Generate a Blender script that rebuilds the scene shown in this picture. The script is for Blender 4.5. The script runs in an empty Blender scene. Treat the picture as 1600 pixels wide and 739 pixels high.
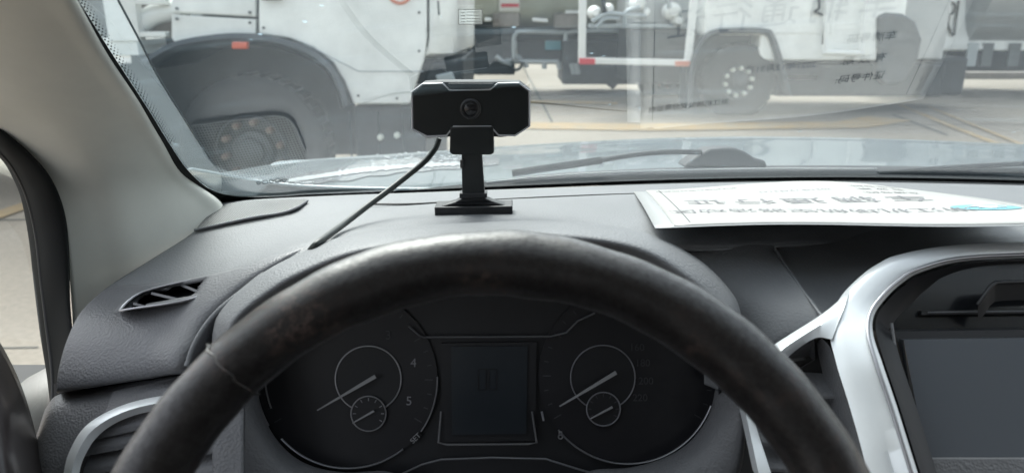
import bpy, math, random
import numpy as np
random.seed(7)
S = bpy.context.scene
COL = S.collection
H = 1.42                       # eye height above the ground
PITCH = math.radians(16.7)
F = 1150.0                     # focal length measured on the 1600 px wide photograph

# ---------------------------------------------------------------- camera
cam_d = bpy.data.cameras.new('camera'); cam = bpy.data.objects.new('camera', cam_d); COL.objects.link(cam)
cam.location = (0, 0, H); cam.rotation_euler = (math.pi/2 - PITCH, 0, 0)
cam_d.sensor_width = 36; cam_d.lens = 36*F/1600
cam_d.clip_start = 0.02; cam_d.clip_end = 800
cam_d.dof.use_dof = True; cam_d.dof.focus_distance = 0.70; cam_d.dof.aperture_fstop = 8.5
S.camera = cam
# ---------------------------------------------------------------- world: hazy bright overcast
w = bpy.data.worlds.new('World'); S.world = w; w.use_nodes = True
nt = w.node_tree; nt.nodes.clear()
sky = nt.nodes.new('ShaderNodeTexSky'); sky.sky_type = 'NISHITA'; sky.sun_disc = False
SUN_EL, SUN_AZ = math.radians(52), math.radians(-25)
sky.sun_elevation = SUN_EL; sky.sun_rotation = SUN_AZ; sky.dust_density = 4; sky.air_density = 1.0
hs = nt.nodes.new('ShaderNodeHueSaturation'); hs.inputs['Saturation'].default_value = 0.30
bg = nt.nodes.new('ShaderNodeBackground'); bg.inputs['Strength'].default_value = 0.15
ow = nt.nodes.new('ShaderNodeOutputWorld')
nt.links.new(sky.outputs[0], hs.inputs['Color']); nt.links.new(hs.outputs[0], bg.inputs[0]); nt.links.new(bg.outputs[0], ow.inputs[0])
sd = bpy.data.lights.new('sun', 'SUN'); sd.energy = 0.6; sd.angle = math.radians(25); sd.color = (1, .97, .93)
sun = bpy.data.objects.new('sun', sd); COL.objects.link(sun); sun.location = (0, 0, 20)
sun.rotation_euler = (math.pi/2 - SUN_EL, 0, math.pi - SUN_AZ)
S.view_settings.view_transform = 'Standard'; S.view_settings.look = 'None'
S.view_settings.exposure = 1.6; S.view_settings.gamma = 1
S.cycles.max_bounces = 8; S.cycles.transparent_max_bounces = 16; S.cycles.diffuse_bounces = 4
S.cycles.glossy_bounces = 4; S.cycles.caustics_reflective = False; S.cycles.sample_clamp_indirect = 6

# ---------------------------------------------------------------- geometry helpers (all in metres, origin at the eye; H is added on output)
FW = np.array([0, math.cos(PITCH), -math.sin(PITCH)]); UP = np.array([0, math.sin(PITCH), math.cos(PITCH)]); RT = np.array([1., 0, 0])
def D3(px, py, D): return (FW + RT*(px-800)/F - UP*(py-369.5)/F)*D          # by distance
def Y3(px, py, Y):                                                           # on an upright plane
    d = D3(px, py, 1); return d*(Y/d[1])
def Z3(px, py, Z):
    d = D3(px, py, 1); return d*(Z/d[2])
def to_px(p):
    z = p@FW; return 800+F*(p@RT)/z, 369.5-F*(p@UP)/z

class MB:
    def __init__(s): s.v = []; s.f = []; s.m = []; s.uv = {}
    def add(s, vs, fs, mi=0):
        b = len(s.v); s.v += [tuple(map(float, v)) for v in vs]
        for f in fs: s.f.append(tuple(b+i for i in f)); s.m.append(mi)
        return s
    def box(s, a, b, mi=0):
        x0, y0, z0 = np.minimum(a, b); x1, y1, z1 = np.maximum(a, b)
        return s.add([(x0,y0,z0),(x1,y0,z0),(x1,y1,z0),(x0,y1,z0),(x0,y0,z1),(x1,y0,z1),(x1,y1,z1),(x0,y1,z1)],
              [(0,3,2,1),(4,5,6,7),(0,1,5,4),(1,2,6,5),(2,3,7,6),(3,0,4,7)], mi)
    def prism(s, pts, vec, mi=0):
        n = len(pts); P = [np.array(p, float) for p in pts]; vec = np.array(vec, float)
        fs = [tuple(range(n)), tuple(range(2*n-1, n-1, -1))] + [(i, i+n, (i+1) % n+n, (i+1) % n) for i in range(n)]
        return s.add(P+[p+vec for p in P], fs, mi)
    def loft(s, rows, closed_u=False, closed_v=False, mi=0):
        n = len(rows[0]); m = len(rows); vs = [p for r in rows for p in r]; fs = []
        for i in range(m if closed_v else m-1):
            for j in range(n if closed_u else n-1):
                a = i*n+j; b = i*n+(j+1) % n; c = ((i+1) % m)*n+(j+1) % n; d = ((i+1) % m)*n+j
                fs.append((a, b, c, d))
        return s.add(vs, fs, mi)
    def tube(s, pts, r, n=8, mi=0, closed=False, flat=1.0, upv=None):
        P = [np.array(p, float) for p in pts]; k = len(P); rows = []; pn = None
        for i in range(k):
            if closed: t = P[(i+1) % k]-P[i-1]
            else: t = P[min(i+1, k-1)]-P[max(i-1, 0)]
            t = t/np.linalg.norm(t)
            if pn is None:
                a = np.array(upv if upv is not None else ((0, 0, 1) if abs(t[2]) < .9 else (1, 0, 0)), float)
            else: a = pn
            nn = a-t*(a@t); nn /= np.linalg.norm(nn); bb = np.cross(t, nn); pn = nn
            rr = r[i] if hasattr(r, '__len__') else r
            rows.append([P[i]+(nn*math.cos(q)*flat+bb*math.sin(q))*rr for q in [2*math.pi*j/n for j in range(n)]])
        s.loft(rows, closed_u=True, closed_v=closed, mi=mi)
        if not closed:
            b = len(s.v)-k*n
            s.f.append(tuple(range(b, b+n))); s.m.append(mi); s.f.append(tuple(range(b+k*n-1, b+(k-1)*n-1, -1))); s.m.append(mi)
        return s
    def lathe(s, prof, c, axis=1, n=32, mi=0):
        rows = []
        for r, h in prof:
            row = []
            for j in range(n):
                a = 2*math.pi*j/n
                p = [0, 0, 0]; o = [i for i in range(3) if i != axis]
                p[axis] = h; p[o[0]] = r*math.cos(a); p[o[1]] = r*math.sin(a)
                row.append(np.array(c)+p)
            rows.append(row)
        return s.loft(rows, closed_u=True, mi=mi)

def cr(p0, p1, p2, p3, t):
    return .5*((2*p1)+(-p0+p2)*t+(2*p0-5*p1+4*p2-p3)*t*t+(-p0+3*p1-3*p2+p3)*t**3)
def spline(P, n, closed=False):
    P = [np.array(p, float) for p in P]; k = len(P); out = []
    seg = k if closed else k-1
    for i in range(seg):
        if closed: a, b, c, d = P[i-1], P[i], P[(i+1) % k], P[(i+2) % k]
        else:
            b, c = P[i], P[i+1]; a = P[i-1] if i > 0 else 2*b-c; d = P[i+2] if i+2 < k else 2*c-b
        for j in range(n): out.append(cr(a, b, c, d, j/n))
    if not closed: out.append(P[-1])
    return out
def net(rows, nu, nv, hole=None):
    """smooth sheet through a net of control points"""
    R = [spline(r, nu) for r in rows]
    cols = [spline([r[j] for r in R], nv) for j in range(len(R[0]))]
    rows = [[c[i] for c in cols] for i in range(len(cols[0]))]
    mb = MB(); mb.loft(rows)
    if hole:
        keep = []
        for f in mb.f:
            c = sum(np.array(mb.v[i]) for i in f)/4
            if not inside(to_px(c), hole): keep.append(f)
        mb.f = keep; mb.m = [0]*len(keep)
    return mb
def inside(p, poly):
    x, y = p; r = False; n = len(poly)
    for i in range(n):
        x1, y1 = poly[i]; x2, y2 = poly[(i+1) % n]
        if (y1 > y) != (y2 > y) and x < (x2-x1)*(y-y1)/(y2-y1)+x1: r = not r
    return r

def link(name, mb, mats, parent=None, smooth=None, kind=None, bevel=0, solid=0, sub=0, offset=-1):
    me = bpy.data.meshes.new(name)
    V = np.array(mb.v)+np.array([0, 0, H])
    c = (V.min(0)+V.max(0))/2 if len(V) else np.zeros(3)
    me.from_pydata([tuple(v-c) for v in V], [], mb.f)
    if not isinstance(mats, (list, tuple)): mats = [mats]
    for m in mats: me.materials.append(M[m])
    me.polygons.foreach_set('material_index', mb.m)
    me.update(); me.validate()
    o = bpy.data.objects.new(name, me); COL.objects.link(o)
    if parent is not None:
        o.parent = parent; o.location = tuple(c-np.array(parent['_w'])) if '_w' in parent else tuple(c)
    else: o.location = tuple(c)
    o['_w'] = [float(q) for q in c]
    import bmesh
    bm = bmesh.new(); bm.from_mesh(me)
    bmesh.ops.recalc_face_normals(bm, faces=bm.faces[:]); bm.to_mesh(me); bm.free()
    if smooth is not None:
        me.shade_smooth() if hasattr(me, 'shade_smooth') else None
        if smooth < 180:
            me.set_sharp_from_angle(angle=math.radians(smooth))
    if solid:
        md = o.modifiers.new('solid', 'SOLIDIFY'); md.thickness = solid; md.offset = offset
    if bevel:
        md = o.modifiers.new('bevel', 'BEVEL'); md.width = bevel; md.segments = 3; md.limit_method = 'ANGLE'; md.angle_limit = math.radians(35)
        md.harden_normals = False
    if sub:
        md = o.modifiers.new('sub', 'SUBSURF'); md.levels = sub; md.render_levels = sub
    if kind: o['kind'] = kind
    return o
def thing(name, label, cat, loc, group=None):
    o = bpy.data.objects.new(name, None); COL.objects.link(o); o.empty_display_size = .1
    wl = (float(loc[0]), float(loc[1]), float(loc[2])+H); o.location = wl; o['_w'] = list(wl); o['label'] = label; o['category'] = cat
    if group: o['group'] = group
    return o

# ---------------------------------------------------------------- materials
M = {}
def mat(name, col, rough=.6, metal=0, noise=None, bump=None, spec=.5, coat=0, coat_r=.1, extra=None, sheen=0):
    """noise=(scale, amount[, second colour]); bump=(kind, scale, strength, distance)"""
    m = bpy.data.materials.new(name); m.use_nodes = True; n = m.node_tree.nodes; L = m.node_tree.links
    b = n['Principled BSDF']; b.inputs['Base Color'].default_value = (*col, 1); b.inputs['Roughness'].default_value = rough
    b.inputs['Metallic'].default_value = metal; b.inputs['Specular IOR Level'].default_value = spec
    b.inputs['Coat Weight'].default_value = coat; b.inputs['Coat Roughness'].default_value = coat_r
    b.inputs['Sheen Weight'].default_value = sheen; b.inputs['Sheen Roughness'].default_value = .4
    tc = n.new('ShaderNodeTexCoord')
    if noise:
        t = n.new('ShaderNodeTexNoise'); t.inputs['Scale'].default_value = noise[0]; t.inputs['Detail'].default_value = 8; t.inputs['Roughness'].default_value = .65
        L.new(tc.outputs['Object'], t.inputs['Vector'])
        r = n.new('ShaderNodeValToRGB'); r.color_ramp.elements[0].position = .35; r.color_ramp.elements[1].position = .68
        c2 = noise[2] if len(noise) > 2 else tuple(min(1, c*(1+noise[1])) for c in col)
        c1 = tuple(c*(1-noise[1]) for c in col) if len(noise) < 3 else col
        r.color_ramp.elements[0].color = (*c1, 1); r.color_ramp.elements[1].color = (*c2, 1)
        L.new(t.outputs['Fac'], r.inputs[0]); L.new(r.outputs[0], b.inputs['Base Color'])
        mr = n.new('ShaderNodeMapRange'); mr.inputs['To Min'].default_value = max(0, rough-.08); mr.inputs['To Max'].default_value = min(1, rough+.08)
        L.new(t.outputs['Fac'], mr.inputs['Value']); L.new(mr.outputs[0], b.inputs['Roughness'])
    if bump:
        kind, sc, st, dist = bump
        if kind == 'v':
            t = n.new('ShaderNodeTexVoronoi'); t.inputs['Scale'].default_value = sc; t.feature = 'SMOOTH_F1'; o = t.outputs['Distance']
        else:
            t = n.new('ShaderNodeTexNoise'); t.inputs['Scale'].default_value = sc; t.inputs['Detail'].default_value = 5; o = t.outputs['Fac']
        L.new(tc.outputs['Object'], t.inputs['Vector'])
        bn = n.new('ShaderNodeBump'); bn.inputs['Strength'].default_value = st; bn.inputs['Distance'].default_value = dist
        L.new(o, bn.inputs['Height']); L.new(bn.outputs[0], b.inputs['Normal'])
    M[name] = m
    if extra: extra(m, n, L, b, tc)
    return m
mat('dash_plastic', (.165, .17, .178), .52, noise=(6, .10), bump=('v', 560, .55, .0007))
mat('dash_side_plastic', (.145, .147, .155), .45, noise=(8, .12), bump=('v', 560, .6, .0008))
def ex_g(m, n, L, b, tc):    # perforated plastic
    v = n.new('ShaderNodeTexVoronoi'); v.inputs['Scale'].default_value = 300; v.inputs['Randomness'].default_value = 0; v.voronoi_dimensions = '2D'
    L.new(tc.outputs['Object'], v.inputs['Vector'])
    r = n.new('ShaderNodeValToRGB'); r.color_ramp.elements[0].position = .30; r.color_ramp.elements[1].position = .40
    r.color_ramp.elements[0].color = (.01, .01, .01, 1); r.color_ramp.elements[1].color = (.16, .165, .165, 1)
    L.new(v.outputs['Distance'], r.inputs[0]); L.new(r.outputs[0], b.inputs['Base Color'])
mat('grille_plastic', (.10, .105, .105), .6, extra=ex_g)
mat('soft_black', (.012, .012, .013), .55)
mat('rubber', (.006, .007, .007), .8, spec=.25, noise=(20, .2))
mat('pillar_trim', (.69, .69, .63), .75, noise=(14, .04), bump=('n', 900, .12, .0004))
mat('headliner', (.66, .66, .63), .9)
mat('cabin_dark', (.06, .06, .06), .8)
mat('cabin_fabric', (.035, .034, .034), .9)
mat('silver_trim', (.78, .81, .83), .34, metal=.25, noise=(40, .02))
mat('gloss_black', (.008, .009, .011), .22, coat=.3)
mat('panel_black', (.011, .0115, .014), .5)
mat('dial_face', (.010, .010, .013), .45, noise=(9, .2))
mat('dial_silver', (.34, .34, .36), .3, metal=.7)
mat('dial_print', (.22, .22, .24), .5)
mat('dial_dim', (.055, .055, .062), .6)
mat('needle', (.30, .30, .31), .4)
mat('lcd', (.019, .024, .030), .3)
mat('screen', (.080, .090, .105), .30, coat=.3)
mat('cam_black', (.004, .006, .0065), .35)
mat('cam_shell', (.012, .0125, .014), .4, noise=(40, .1))
mat('cam_rim', (.50, .50, .52), .35, metal=.5)
mat('lens_glass', (.004, .004, .006), .25)
mat('cable', (.018, .024, .022), .4)
mat('paper', (.43, .425, .41), .4, noise=(9, .02), coat=.12, coat_r=.15, bump=('n', 22, .25, .004))
mat('sleeve', (.44, .45, .455), .3, coat=.3)
mat('ink', (.17, .17, .18), .5)
mat('ink_thin', (.04, .04, .045), .5)
mat('logo_blue', (.13, .36, .42), .4)
mat('logo_white', (.85, .9, .9), .4)
mat('bonnet_paint', (.20, .25, .27), .26, metal=.2, coat=.6, coat_r=.06, bump=('n', 28, .12, .006))
mat('glare_white', (.62, .66, .67), .35, coat=.5)  # pale colour standing in for bright glare on the wet bonnet
mat('water', (.70, .74, .76), .15, noise=(60, .5, (.40, .44, .46)), bump=('n', 60, 1.0, .02), coat=1, coat_r=.03)  # rippled water; glare is painted in through the whitened base colour
mat('cowl', (.012, .015, .018), .75, noise=(9, .15))
mat('wiper', (.010, .014, .017), .6)
mat('truck_white', (.82, .84, .82), .35, noise=(1.6, .14), coat=.2)
mat('truck_gap', (.12, .13, .13), .7)
mat('truck_dark', (.018, .022, .026), .6, noise=(5, .3))
mat('flare', (.05, .06, .07), .45, noise=(6, .15))
mat('tyre', (.022, .023, .025), .85, noise=(8, .2))
mat('rim', (.05, .055, .06), .5, noise=(9, .25))
mat('bolt', (.26, .22, .19), .5, noise=(30, .3, (.20, .11, .08)))
mat('bolt_light', (.72, .74, .66), .5)
mat('orange', (.62, .10, .04), .35)
mat('red', (.60, .03, .05), .4)
mat('pale_red', (.62, .22, .14), .5)
mat('tank_olive', (.36, .38, .31), .4, noise=(1.2, .12), coat=.2)
mat('tank_grey', (.40, .42, .43), .35, noise=(1.0, .1), metal=.3, coat=.2)
mat('pipe_grey', (.36, .40, .42), .4, metal=.3)
mat('pipe_white', (.78, .80, .79), .4)
mat('cyan_box', (.06, .28, .36), .4)
mat('brown_grey', (.22, .20, .18), .8, noise=(3, .2))
mat('joint', (.10, .10, .09), .9)
mat('yellow_paint', (.40, .28, .14), .85, noise=(3, .2, (.31, .265, .19)))
mat('building', (.40, .42, .42), .8, noise=(.6, .06))
mat('window_dark', (.05, .06, .07), .15)
mat('door_dark', (.030, .024, .024), .35, noise=(12, .4), coat=.2)
mat('mirror_paint', (.20, .19, .175), .5)
mat('reed', (.60, .62, .62), .5)

def ex(m, n, L, b, tc):    # concrete apron: cast slabs with weathered patches
    t = n.new('ShaderNodeTexNoise'); t.inputs['Scale'].default_value = .35; t.inputs['Detail'].default_value = 9
    t2 = n.new('ShaderNodeTexNoise'); t2.inputs['Scale'].default_value = 30; t2.inputs['Detail'].default_value = 4
    L.new(tc.outputs['Object'], t.inputs['Vector']); L.new(tc.outputs['Object'], t2.inputs['Vector'])
    r = n.new('ShaderNodeValToRGB'); r.color_ramp.elements[0].position = .3; r.color_ramp.elements[1].position = .7
    r.color_ramp.elements[0].color = (.225, .198, .160, 1); r.color_ramp.elements[1].color = (.34, .305, .255, 1)
    mx = n.new('ShaderNodeMixRGB'); mx.blend_type = 'OVERLAY'; mx.inputs[0].default_value = .3
    L.new(t.outputs['Fac'], r.inputs[0]); L.new(r.outputs[0], mx.inputs[1]); L.new(t2.outputs['Fac'], mx.inputs[2]); L.new(mx.outputs[0], b.inputs['Base Color'])
mat('concrete', (.35, .33, .3), .9, extra=ex)

def ex(m, n, L, b, tc):    # worn, peeling leather: scuffed pale flecks where the top coat is gone
    v = n.new('ShaderNodeTexNoise'); v.inputs['Scale'].default_value = 260; v.inputs['Detail'].default_value = 7; v.inputs['Roughness'].default_value = .7
    p = n.new('ShaderNodeTexNoise'); p.inputs['Scale'].default_value = 22; p.inputs['Detail'].default_value = 5
    g = n.new('ShaderNodeTexVoronoi'); g.inputs['Scale'].default_value = 650; g.feature = 'SMOOTH_F1'
    for t in (v, p, g): L.new(tc.outputs['Object'], t.inputs['Vector'])
    r = n.new('ShaderNodeValToRGB'); r.color_ramp.elements[0].position = .52; r.color_ramp.elements[1].position = .72
    L.new(p.outputs['Fac'], r.inputs[0])
    r2 = n.new('ShaderNodeValToRGB'); r2.color_ramp.elements[0].position = .45; r2.color_ramp.elements[1].position = .62
    L.new(v.outputs['Fac'], r2.inputs[0])
    mu = n.new('ShaderNodeMath'); mu.operation = 'MULTIPLY'; L.new(r.outputs[0], mu.inputs[0]); L.new(r2.outputs[0], mu.inputs[1])
    mx = n.new('ShaderNodeMixRGB'); mx.inputs[1].default_value = (.006, .0045, .005, 1); mx.inputs[2].default_value = (.12, .085, .075, 1)
    L.new(mu.outputs[0], mx.inputs[0]); L.new(mx.outputs[0], b.inputs['Base Color'])
    ad = n.new('ShaderNodeMath'); ad.operation = 'MULTIPLY_ADD'; ad.inputs[1].default_value = .35
    L.new(v.outputs['Fac'], ad.inputs[2]); L.new(g.outputs['Distance'], ad.inputs[0])
    bn = n.new('ShaderNodeBump'); bn.inputs['Strength'].default_value = .5; bn.inputs['Distance'].default_value = .0006
    b2 = n.new('ShaderNodeBump'); b2.inputs['Strength'].default_value = .6; b2.inputs['Distance'].default_value = .0003; L.new(v.outputs['Fac'], b2.inputs['Height']); L.new(b2.outputs[0], b.inputs['Coat Normal'])
    rr = n.new('ShaderNodeMapRange'); rr.inputs['From Min'].default_value = .35; rr.inputs['From Max'].default_value = .65; rr.inputs['To Min'].default_value = .85; rr.inputs['To Max'].default_value = .25; L.new(v.outputs['Fac'], rr.inputs['Value']); L.new(rr.outputs[0], b.inputs['Coat Weight'])
    L.new(ad.outputs[0], bn.inputs['Height']); L.new(bn.outputs[0], b.inputs['Normal'])
mat('leather', (.02, .02, .02), .38, spec=.35, extra=ex, sheen=.06, coat=.6, coat_r=.34)

def glass_mat(name, refl, dust, dustcol, rough=0.0, tint=(.90, .95, .94), spots=False):
    """laminated pane: clear tinted glass, both faces reflecting, with a film of dust and dried water"""
    m = bpy.data.materials.new(name); m.use_nodes = True; n = m.node_tree.nodes; L = m.node_tree.links; n.clear()
    out = n.new('ShaderNodeOutputMaterial'); tr = n.new('ShaderNodeBsdfTransparent'); tr.inputs[0].default_value = (*tint, 1)
    gl = n.new('ShaderNodeBsdfGlossy'); gl.inputs['Roughness'].default_value = rough; gl.inputs[0].default_value = (1, 1, 1, 1)
    geo = n.new('ShaderNodeNewGeometry')       # Schlick reflectance, the same from both sides of the thin pane
    dt = n.new('ShaderNodeVectorMath'); dt.operation = 'DOT_PRODUCT'; L.new(geo.outputs['Normal'], dt.inputs[0]); L.new(geo.outputs['Incoming'], dt.inputs[1])
    def mth(op, x, y):
        q = n.new('ShaderNodeMath'); q.operation = op
        for i, v in enumerate((x, y)):
            if v is None: continue
            if hasattr(v, 'links'): L.new(v, q.inputs[i])
            else: q.inputs[i].default_value = v
        return q.outputs[0]
    c_ = mth('SUBTRACT', 1.0, mth('ABSOLUTE', dt.outputs['Value'], None))
    mu_ = mth('MULTIPLY', mth('ADD', mth('MULTIPLY', mth('POWER', c_, 5.0), .96), .04), refl)
    mu = n.new('ShaderNodeMath'); mu.operation = 'ADD'; mu.inputs[1].default_value = 0; mu.use_clamp = True
    L.new(mu_, mu.inputs[0])
    tl = n.new('ShaderNodeBsdfTranslucent'); tl.inputs[0].default_value = (*dustcol, 1)
    tc = n.new('ShaderNodeTexCoord'); no = n.new('ShaderNodeTexNoise'); no.inputs['Scale'].default_value = 4; no.inputs['Detail'].default_value = 6
    L.new(tc.outputs['Object'], no.inputs['Vector'])
    mr = n.new('ShaderNodeMapRange'); mr.inputs['From Min'].default_value = .3; mr.inputs['From Max'].default_value = .7
    mr.inputs['To Min'].default_value = dust*.75; mr.inputs['To Max'].default_value = dust*1.25
    L.new(no.outputs['Fac'], mr.inputs['Value'])
    if spots:   # dried droplets and scratches
        vo = n.new('ShaderNodeTexVoronoi'); vo.inputs['Scale'].default_value = 55; L.new(tc.outputs['Object'], vo.inputs['Vector'])
        n2 = n.new('ShaderNodeTexNoise'); n2.inputs['Scale'].default_value = 9; L.new(tc.outputs['Object'], n2.inputs['Vector'])
        sp = mth('MULTIPLY', mth('LESS_THAN', vo.outputs['Distance'], .10), mth('GREATER_THAN', n2.outputs['Fac'], .60))
        mp = n.new('ShaderNodeMapping'); mp.inputs['Scale'].default_value = (6, 90, 60); mp.inputs['Rotation'].default_value = (0, 0, .5)
        L.new(tc.outputs['Object'], mp.inputs[0]); n3 = n.new('ShaderNodeTexNoise'); n3.inputs['Scale'].default_value = 1; n3.inputs['Detail'].default_value = 3; L.new(mp.outputs[0], n3.inputs['Vector'])
        sm = n.new('ShaderNodeMapRange'); sm.inputs['From Min'].default_value = .55; sm.inputs['From Max'].default_value = .8; sm.inputs['To Max'].default_value = .05
        L.new(n3.outputs['Fac'], sm.inputs['Value'])
        tot = mth('ADD', mth('ADD', mr.outputs[0], mth('MULTIPLY', sp, .22)), sm.outputs[0])
    else: tot = mr.outputs[0]
    a = n.new('ShaderNodeMixShader'); b = n.new('ShaderNodeMixShader')
    L.new(tot, a.inputs[0]); L.new(tr.outputs[0], a.inputs[1]); L.new(tl.outputs[0], a.inputs[2])
    L.new(mu.outputs[0], b.inputs[0]); L.new(a.outputs[0], b.inputs[1]); L.new(gl.outputs[0], b.inputs[2])
    L.new(b.outputs[0], out.inputs[0]); M[name] = m
glass_mat('windscreen_glass', 1.9, .013, (.42, .62, .72), tint=(.90, .97, .95), spots=True)
glass_mat('dust', .2, .085, (.62, .72, .78), tint=(.97, .98, .98), spots=True)
mat('dust_line', (.10, .12, .13), .8)
glass_mat('side_glass', 1.4, .03, (.75, .75, .72))
glass_mat('clear_film', 1.0, .10, (.8, .8, .8))

# ---------------------------------------------------------------- the two big surfaces of the cabin front
GA, GZ, GY, GK, GX = math.tan(math.radians(30)), -.22, .97, .19, .35
def glass_z(x, y): return GZ+GA*(GY-GK*(x-GX)**2-y)
def on_glass(px, py, back=0.0):
    d = D3(px, py, 1.0); lo, hi = .1, 3
    for _ in range(50):
        m = (lo+hi)/2; p = d*m
        if p[2] < glass_z(p[0], p[1]): lo = m
        else: hi = m
    return d*(lo-back)
def on_dash(px, py, dz=0.0):
    d = D3(px, py, 1.0); t = (-.195+.096+dz)/(d[2]+.12*d[1]); return d*t

# ================================================================ SETTING
gb = MB(); gb.add([(-400,-60,-H),(400,-60,-H),(400,500,-H),(-400,500,-H)], [(0,1,2,3)])
ground = link('ground', gb, 'concrete', kind='structure'); ground['label'] = 'pale concrete apron of cast slabs'
def gstrip(name, pts, wd, m, dz, lab=None):
    b = MB(); L_ = []; R_ = []
    P = [np.array((p[0], p[1])) for p in pts]
    for i, p in enumerate(P):
        t = P[min(i+1, len(P)-1)]-P[max(i-1, 0)]; t = t/np.linalg.norm(t); n_ = np.array([-t[1], t[0]])*wd/2
        L_.append((*(p+n_), -H+dz)); R_.append((*(p-n_), -H+dz))
    b.loft([L_, R_]); o = link(name, b, m, kind='structure')
    if lab: o['label'] = lab
    return o
def G(px, py): return Z3(px, py, -H)
# slab joints (recessed lines are dark sealed seams) and yellow paint
for yj in (4.6, 9.3, 14.2, 19.5): gstrip('slab_joint', [(-40, yj), (60, yj+1.5)], .035, 'joint', .003)
gstrip('slab_joint', [G(815, 100)[:2], G(866, 198)[:2]], .035, 'joint', .007)
gstrip('slab_joint', [G(1395, 180)[:2], G(1480, 212)[:2]], .05, 'joint', .007)
gstrip('yellow_line', [G(730, 196)[:2], G(1000, 200)[:2], G(1330, 196)[:2], G(1390, 186)[:2]], .62, 'yellow_paint', .011)
gstrip('yellow_line', [G(1405, 165)[:2], G(1480, 196)[:2], G(1640, 258)[:2]], .10, 'yellow_paint', .011)
gstrip('yellow_line', [G(1450, 168)[:2], G(1640, 246)[:2]], .06, 'yellow_paint', .015)
gstrip('yellow_line', [G(735, 158)[:2], G(965, 163)[:2]], .35, 'yellow_paint', .015)
gstrip('yellow_line', [G(-140, 385)[:2], G(60, 316)[:2]], .17, 'yellow_paint', .011)
gstrip('slab_joint', [G(-200, 548)[:2], G(60, 543)[:2]], .015, 'joint', .003)
# raised kerb on the far right
kb = MB(); kb.box((7.0, 17.5, -H), (40, 17.8, -H+.15)); kb.box((7.0, 17.8, -H), (40, 30, -H+.12))
link('kerb', kb, 'brown_grey', kind='structure', bevel=.02)

# far service building
bl = thing('service_building', 'pale grey service building far behind the trucks', 'building', (0, 34, -H))
b = MB(); b.box((-50, 34, -H), (60, 46, 7)); link('wall', b, 'building', bl)
b = MB(); b.box((-50.3, 33.6, 7), (60.3, 46.3, 7.4)); link('roof', b, 'truck_white', bl)
wm = MB(); wm.box((0, 33.93, .2), (2.2, 34.04, 2.0)); 
base_w = link('window', wm, 'window_dark', bl)
for k in range(14):
    c = base_w.copy(); COL.objects.link(c); c.parent = bl; c.location.x = -40+k*6.5

# ================================================================ TRUCK HELPERS
def Yp(L_, Y): return [Y3(x, y, Y) for x, y in L_]
def bars(lst, Y, r, mb=None, n=8):
    mb = mb or MB()
    for pts in lst: mb.tube(Yp(pts, Y), r, n)
    return mb
def wheel(parent, px, py, Y, ro, rr, nb, rimm, boltm, rb=.010):
    c = Y3(px, py, Y)
    t = MB(); t.lathe([(rr, 0), (rr*1.06, -.03), (ro*.80, -.05), (ro*.93, -.03), (ro, .02), (ro, .26), (ro*.92, .30), (rr, .30)], c, n=48)
    wo = link('wheel', t, 'tyre', parent, smooth=50)
    tr = MB()
    for k in range(40):
        a = 2*math.pi*k/40
        u = np.array([math.cos(a), 0, math.sin(a)]); v_ = np.array([-math.sin(a), 0, math.cos(a)])
        tr.prism([c+u*(ro-.01)+v_*.025+np.array([0,.02,0]), c+u*(ro+.012)+v_*.02+np.array([0,.02,0]), c+u*(ro+.012)-v_*.02+np.array([0,.02,0]), c+u*(ro-.01)-v_*.025+np.array([0,.02,0])], (0, .24, 0))
    link('tread', tr, 'tyre', wo)
    r = MB(); r.lathe([(rr*1.02, -.02), (rr*.97, -.03), (rr*.92, .0), (rr*.88, .06), (rr*.62, .05), (rr*.55, .0), (rr*.40, -.02), (rr*.36, -.07), (rr*.18, -.09), (.001, -.09)], c, n=40)
    link('rim', r, rimm, wo, smooth=40)
    for k in range(nb):
        a = 2*math.pi*k/nb+.2
        q = c+np.array([math.cos(a)*rr*.80, -.02, math.sin(a)*rr*.80])
        bb = MB(); bb.lathe([(rb*2.6, .08), (rb*2.6, -.005), (rb*2.2, -.012), (rb*1.2, -.014), (rb*1.2, -.035), (.001, -.035)], q, n=6)
        link('wheel_bolt', bb, boltm, wo, smooth=40)
    return wo
def prismY(L_, Y, depth, mb=None): return (mb or MB()).prism(Yp(L_, Y), (0, depth, 0))

# ================================================================ WHITE TRUCK, left
Y = 5.5
tk = thing('service_truck', 'big white truck cab with black wheel arch filling the left of the windscreen', 'truck', Y3(420, 250, Y)*np.array([1,1,0])+np.array([0,0,-H]))
arch = [(266,70),(300,60),(340,54),(372,52),(410,54),(450,62),(490,77),(520,100),(538,130),(548,162)]
link('cab_panel', prismY([(268,-330),(399,-330),(399,27),(268,20)], Y, .05), 'truck_white', tk, bevel=.012)
link('cab_panel', prismY([(268,24),(399,31),(399,58),(372,56),(340,58),(300,63),(274,68),(268,60)], Y, .05), 'truck_white', tk, bevel=.006)
link('cab_door', prismY([(404,-330),(664,-330),(667,60),(662,95),(640,163),(552,163),(538,128),(520,98),(490,75),(450,60),(404,54)], Y-.01, .06), 'truck_white', tk, bevel=.015)
b = MB(); b.tube(Yp([(409,-4),(440,-4)], Y-.06), .022, 8); link('door_handle', b, 'truck_dark', tk)
cp = []
for i in range(9):
    a = math.pi/2*i/8; cp.append((671+44*math.sin(a), Y+.32*(1-math.cos(a))))
rows = []
for py in (-330, 0, 60, 84, 92):
    sh = 0 if py < 84 else (.02 if py < 90 else .10)
    rows.append([Y3(px, py, yy)+np.array([-sh, sh*.6, 0]) for px, yy in cp]+[Y3(724-(7 if py > 85 else 0), py, Y)+np.array([0, 1.6, 0])])
b = MB(); b.loft(rows); link('corner_panel', b, 'truck_white', tk, smooth=45, solid=.02)
for q in ((684, 2, 24), (690, -40, -8)):
    b = MB(); b.tube(Yp([(q[0], q[1]), (q[0]+2, q[2])], Y+.02), .008, 6); link('marker_strip', b, 'truck_gap', tk)
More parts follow.
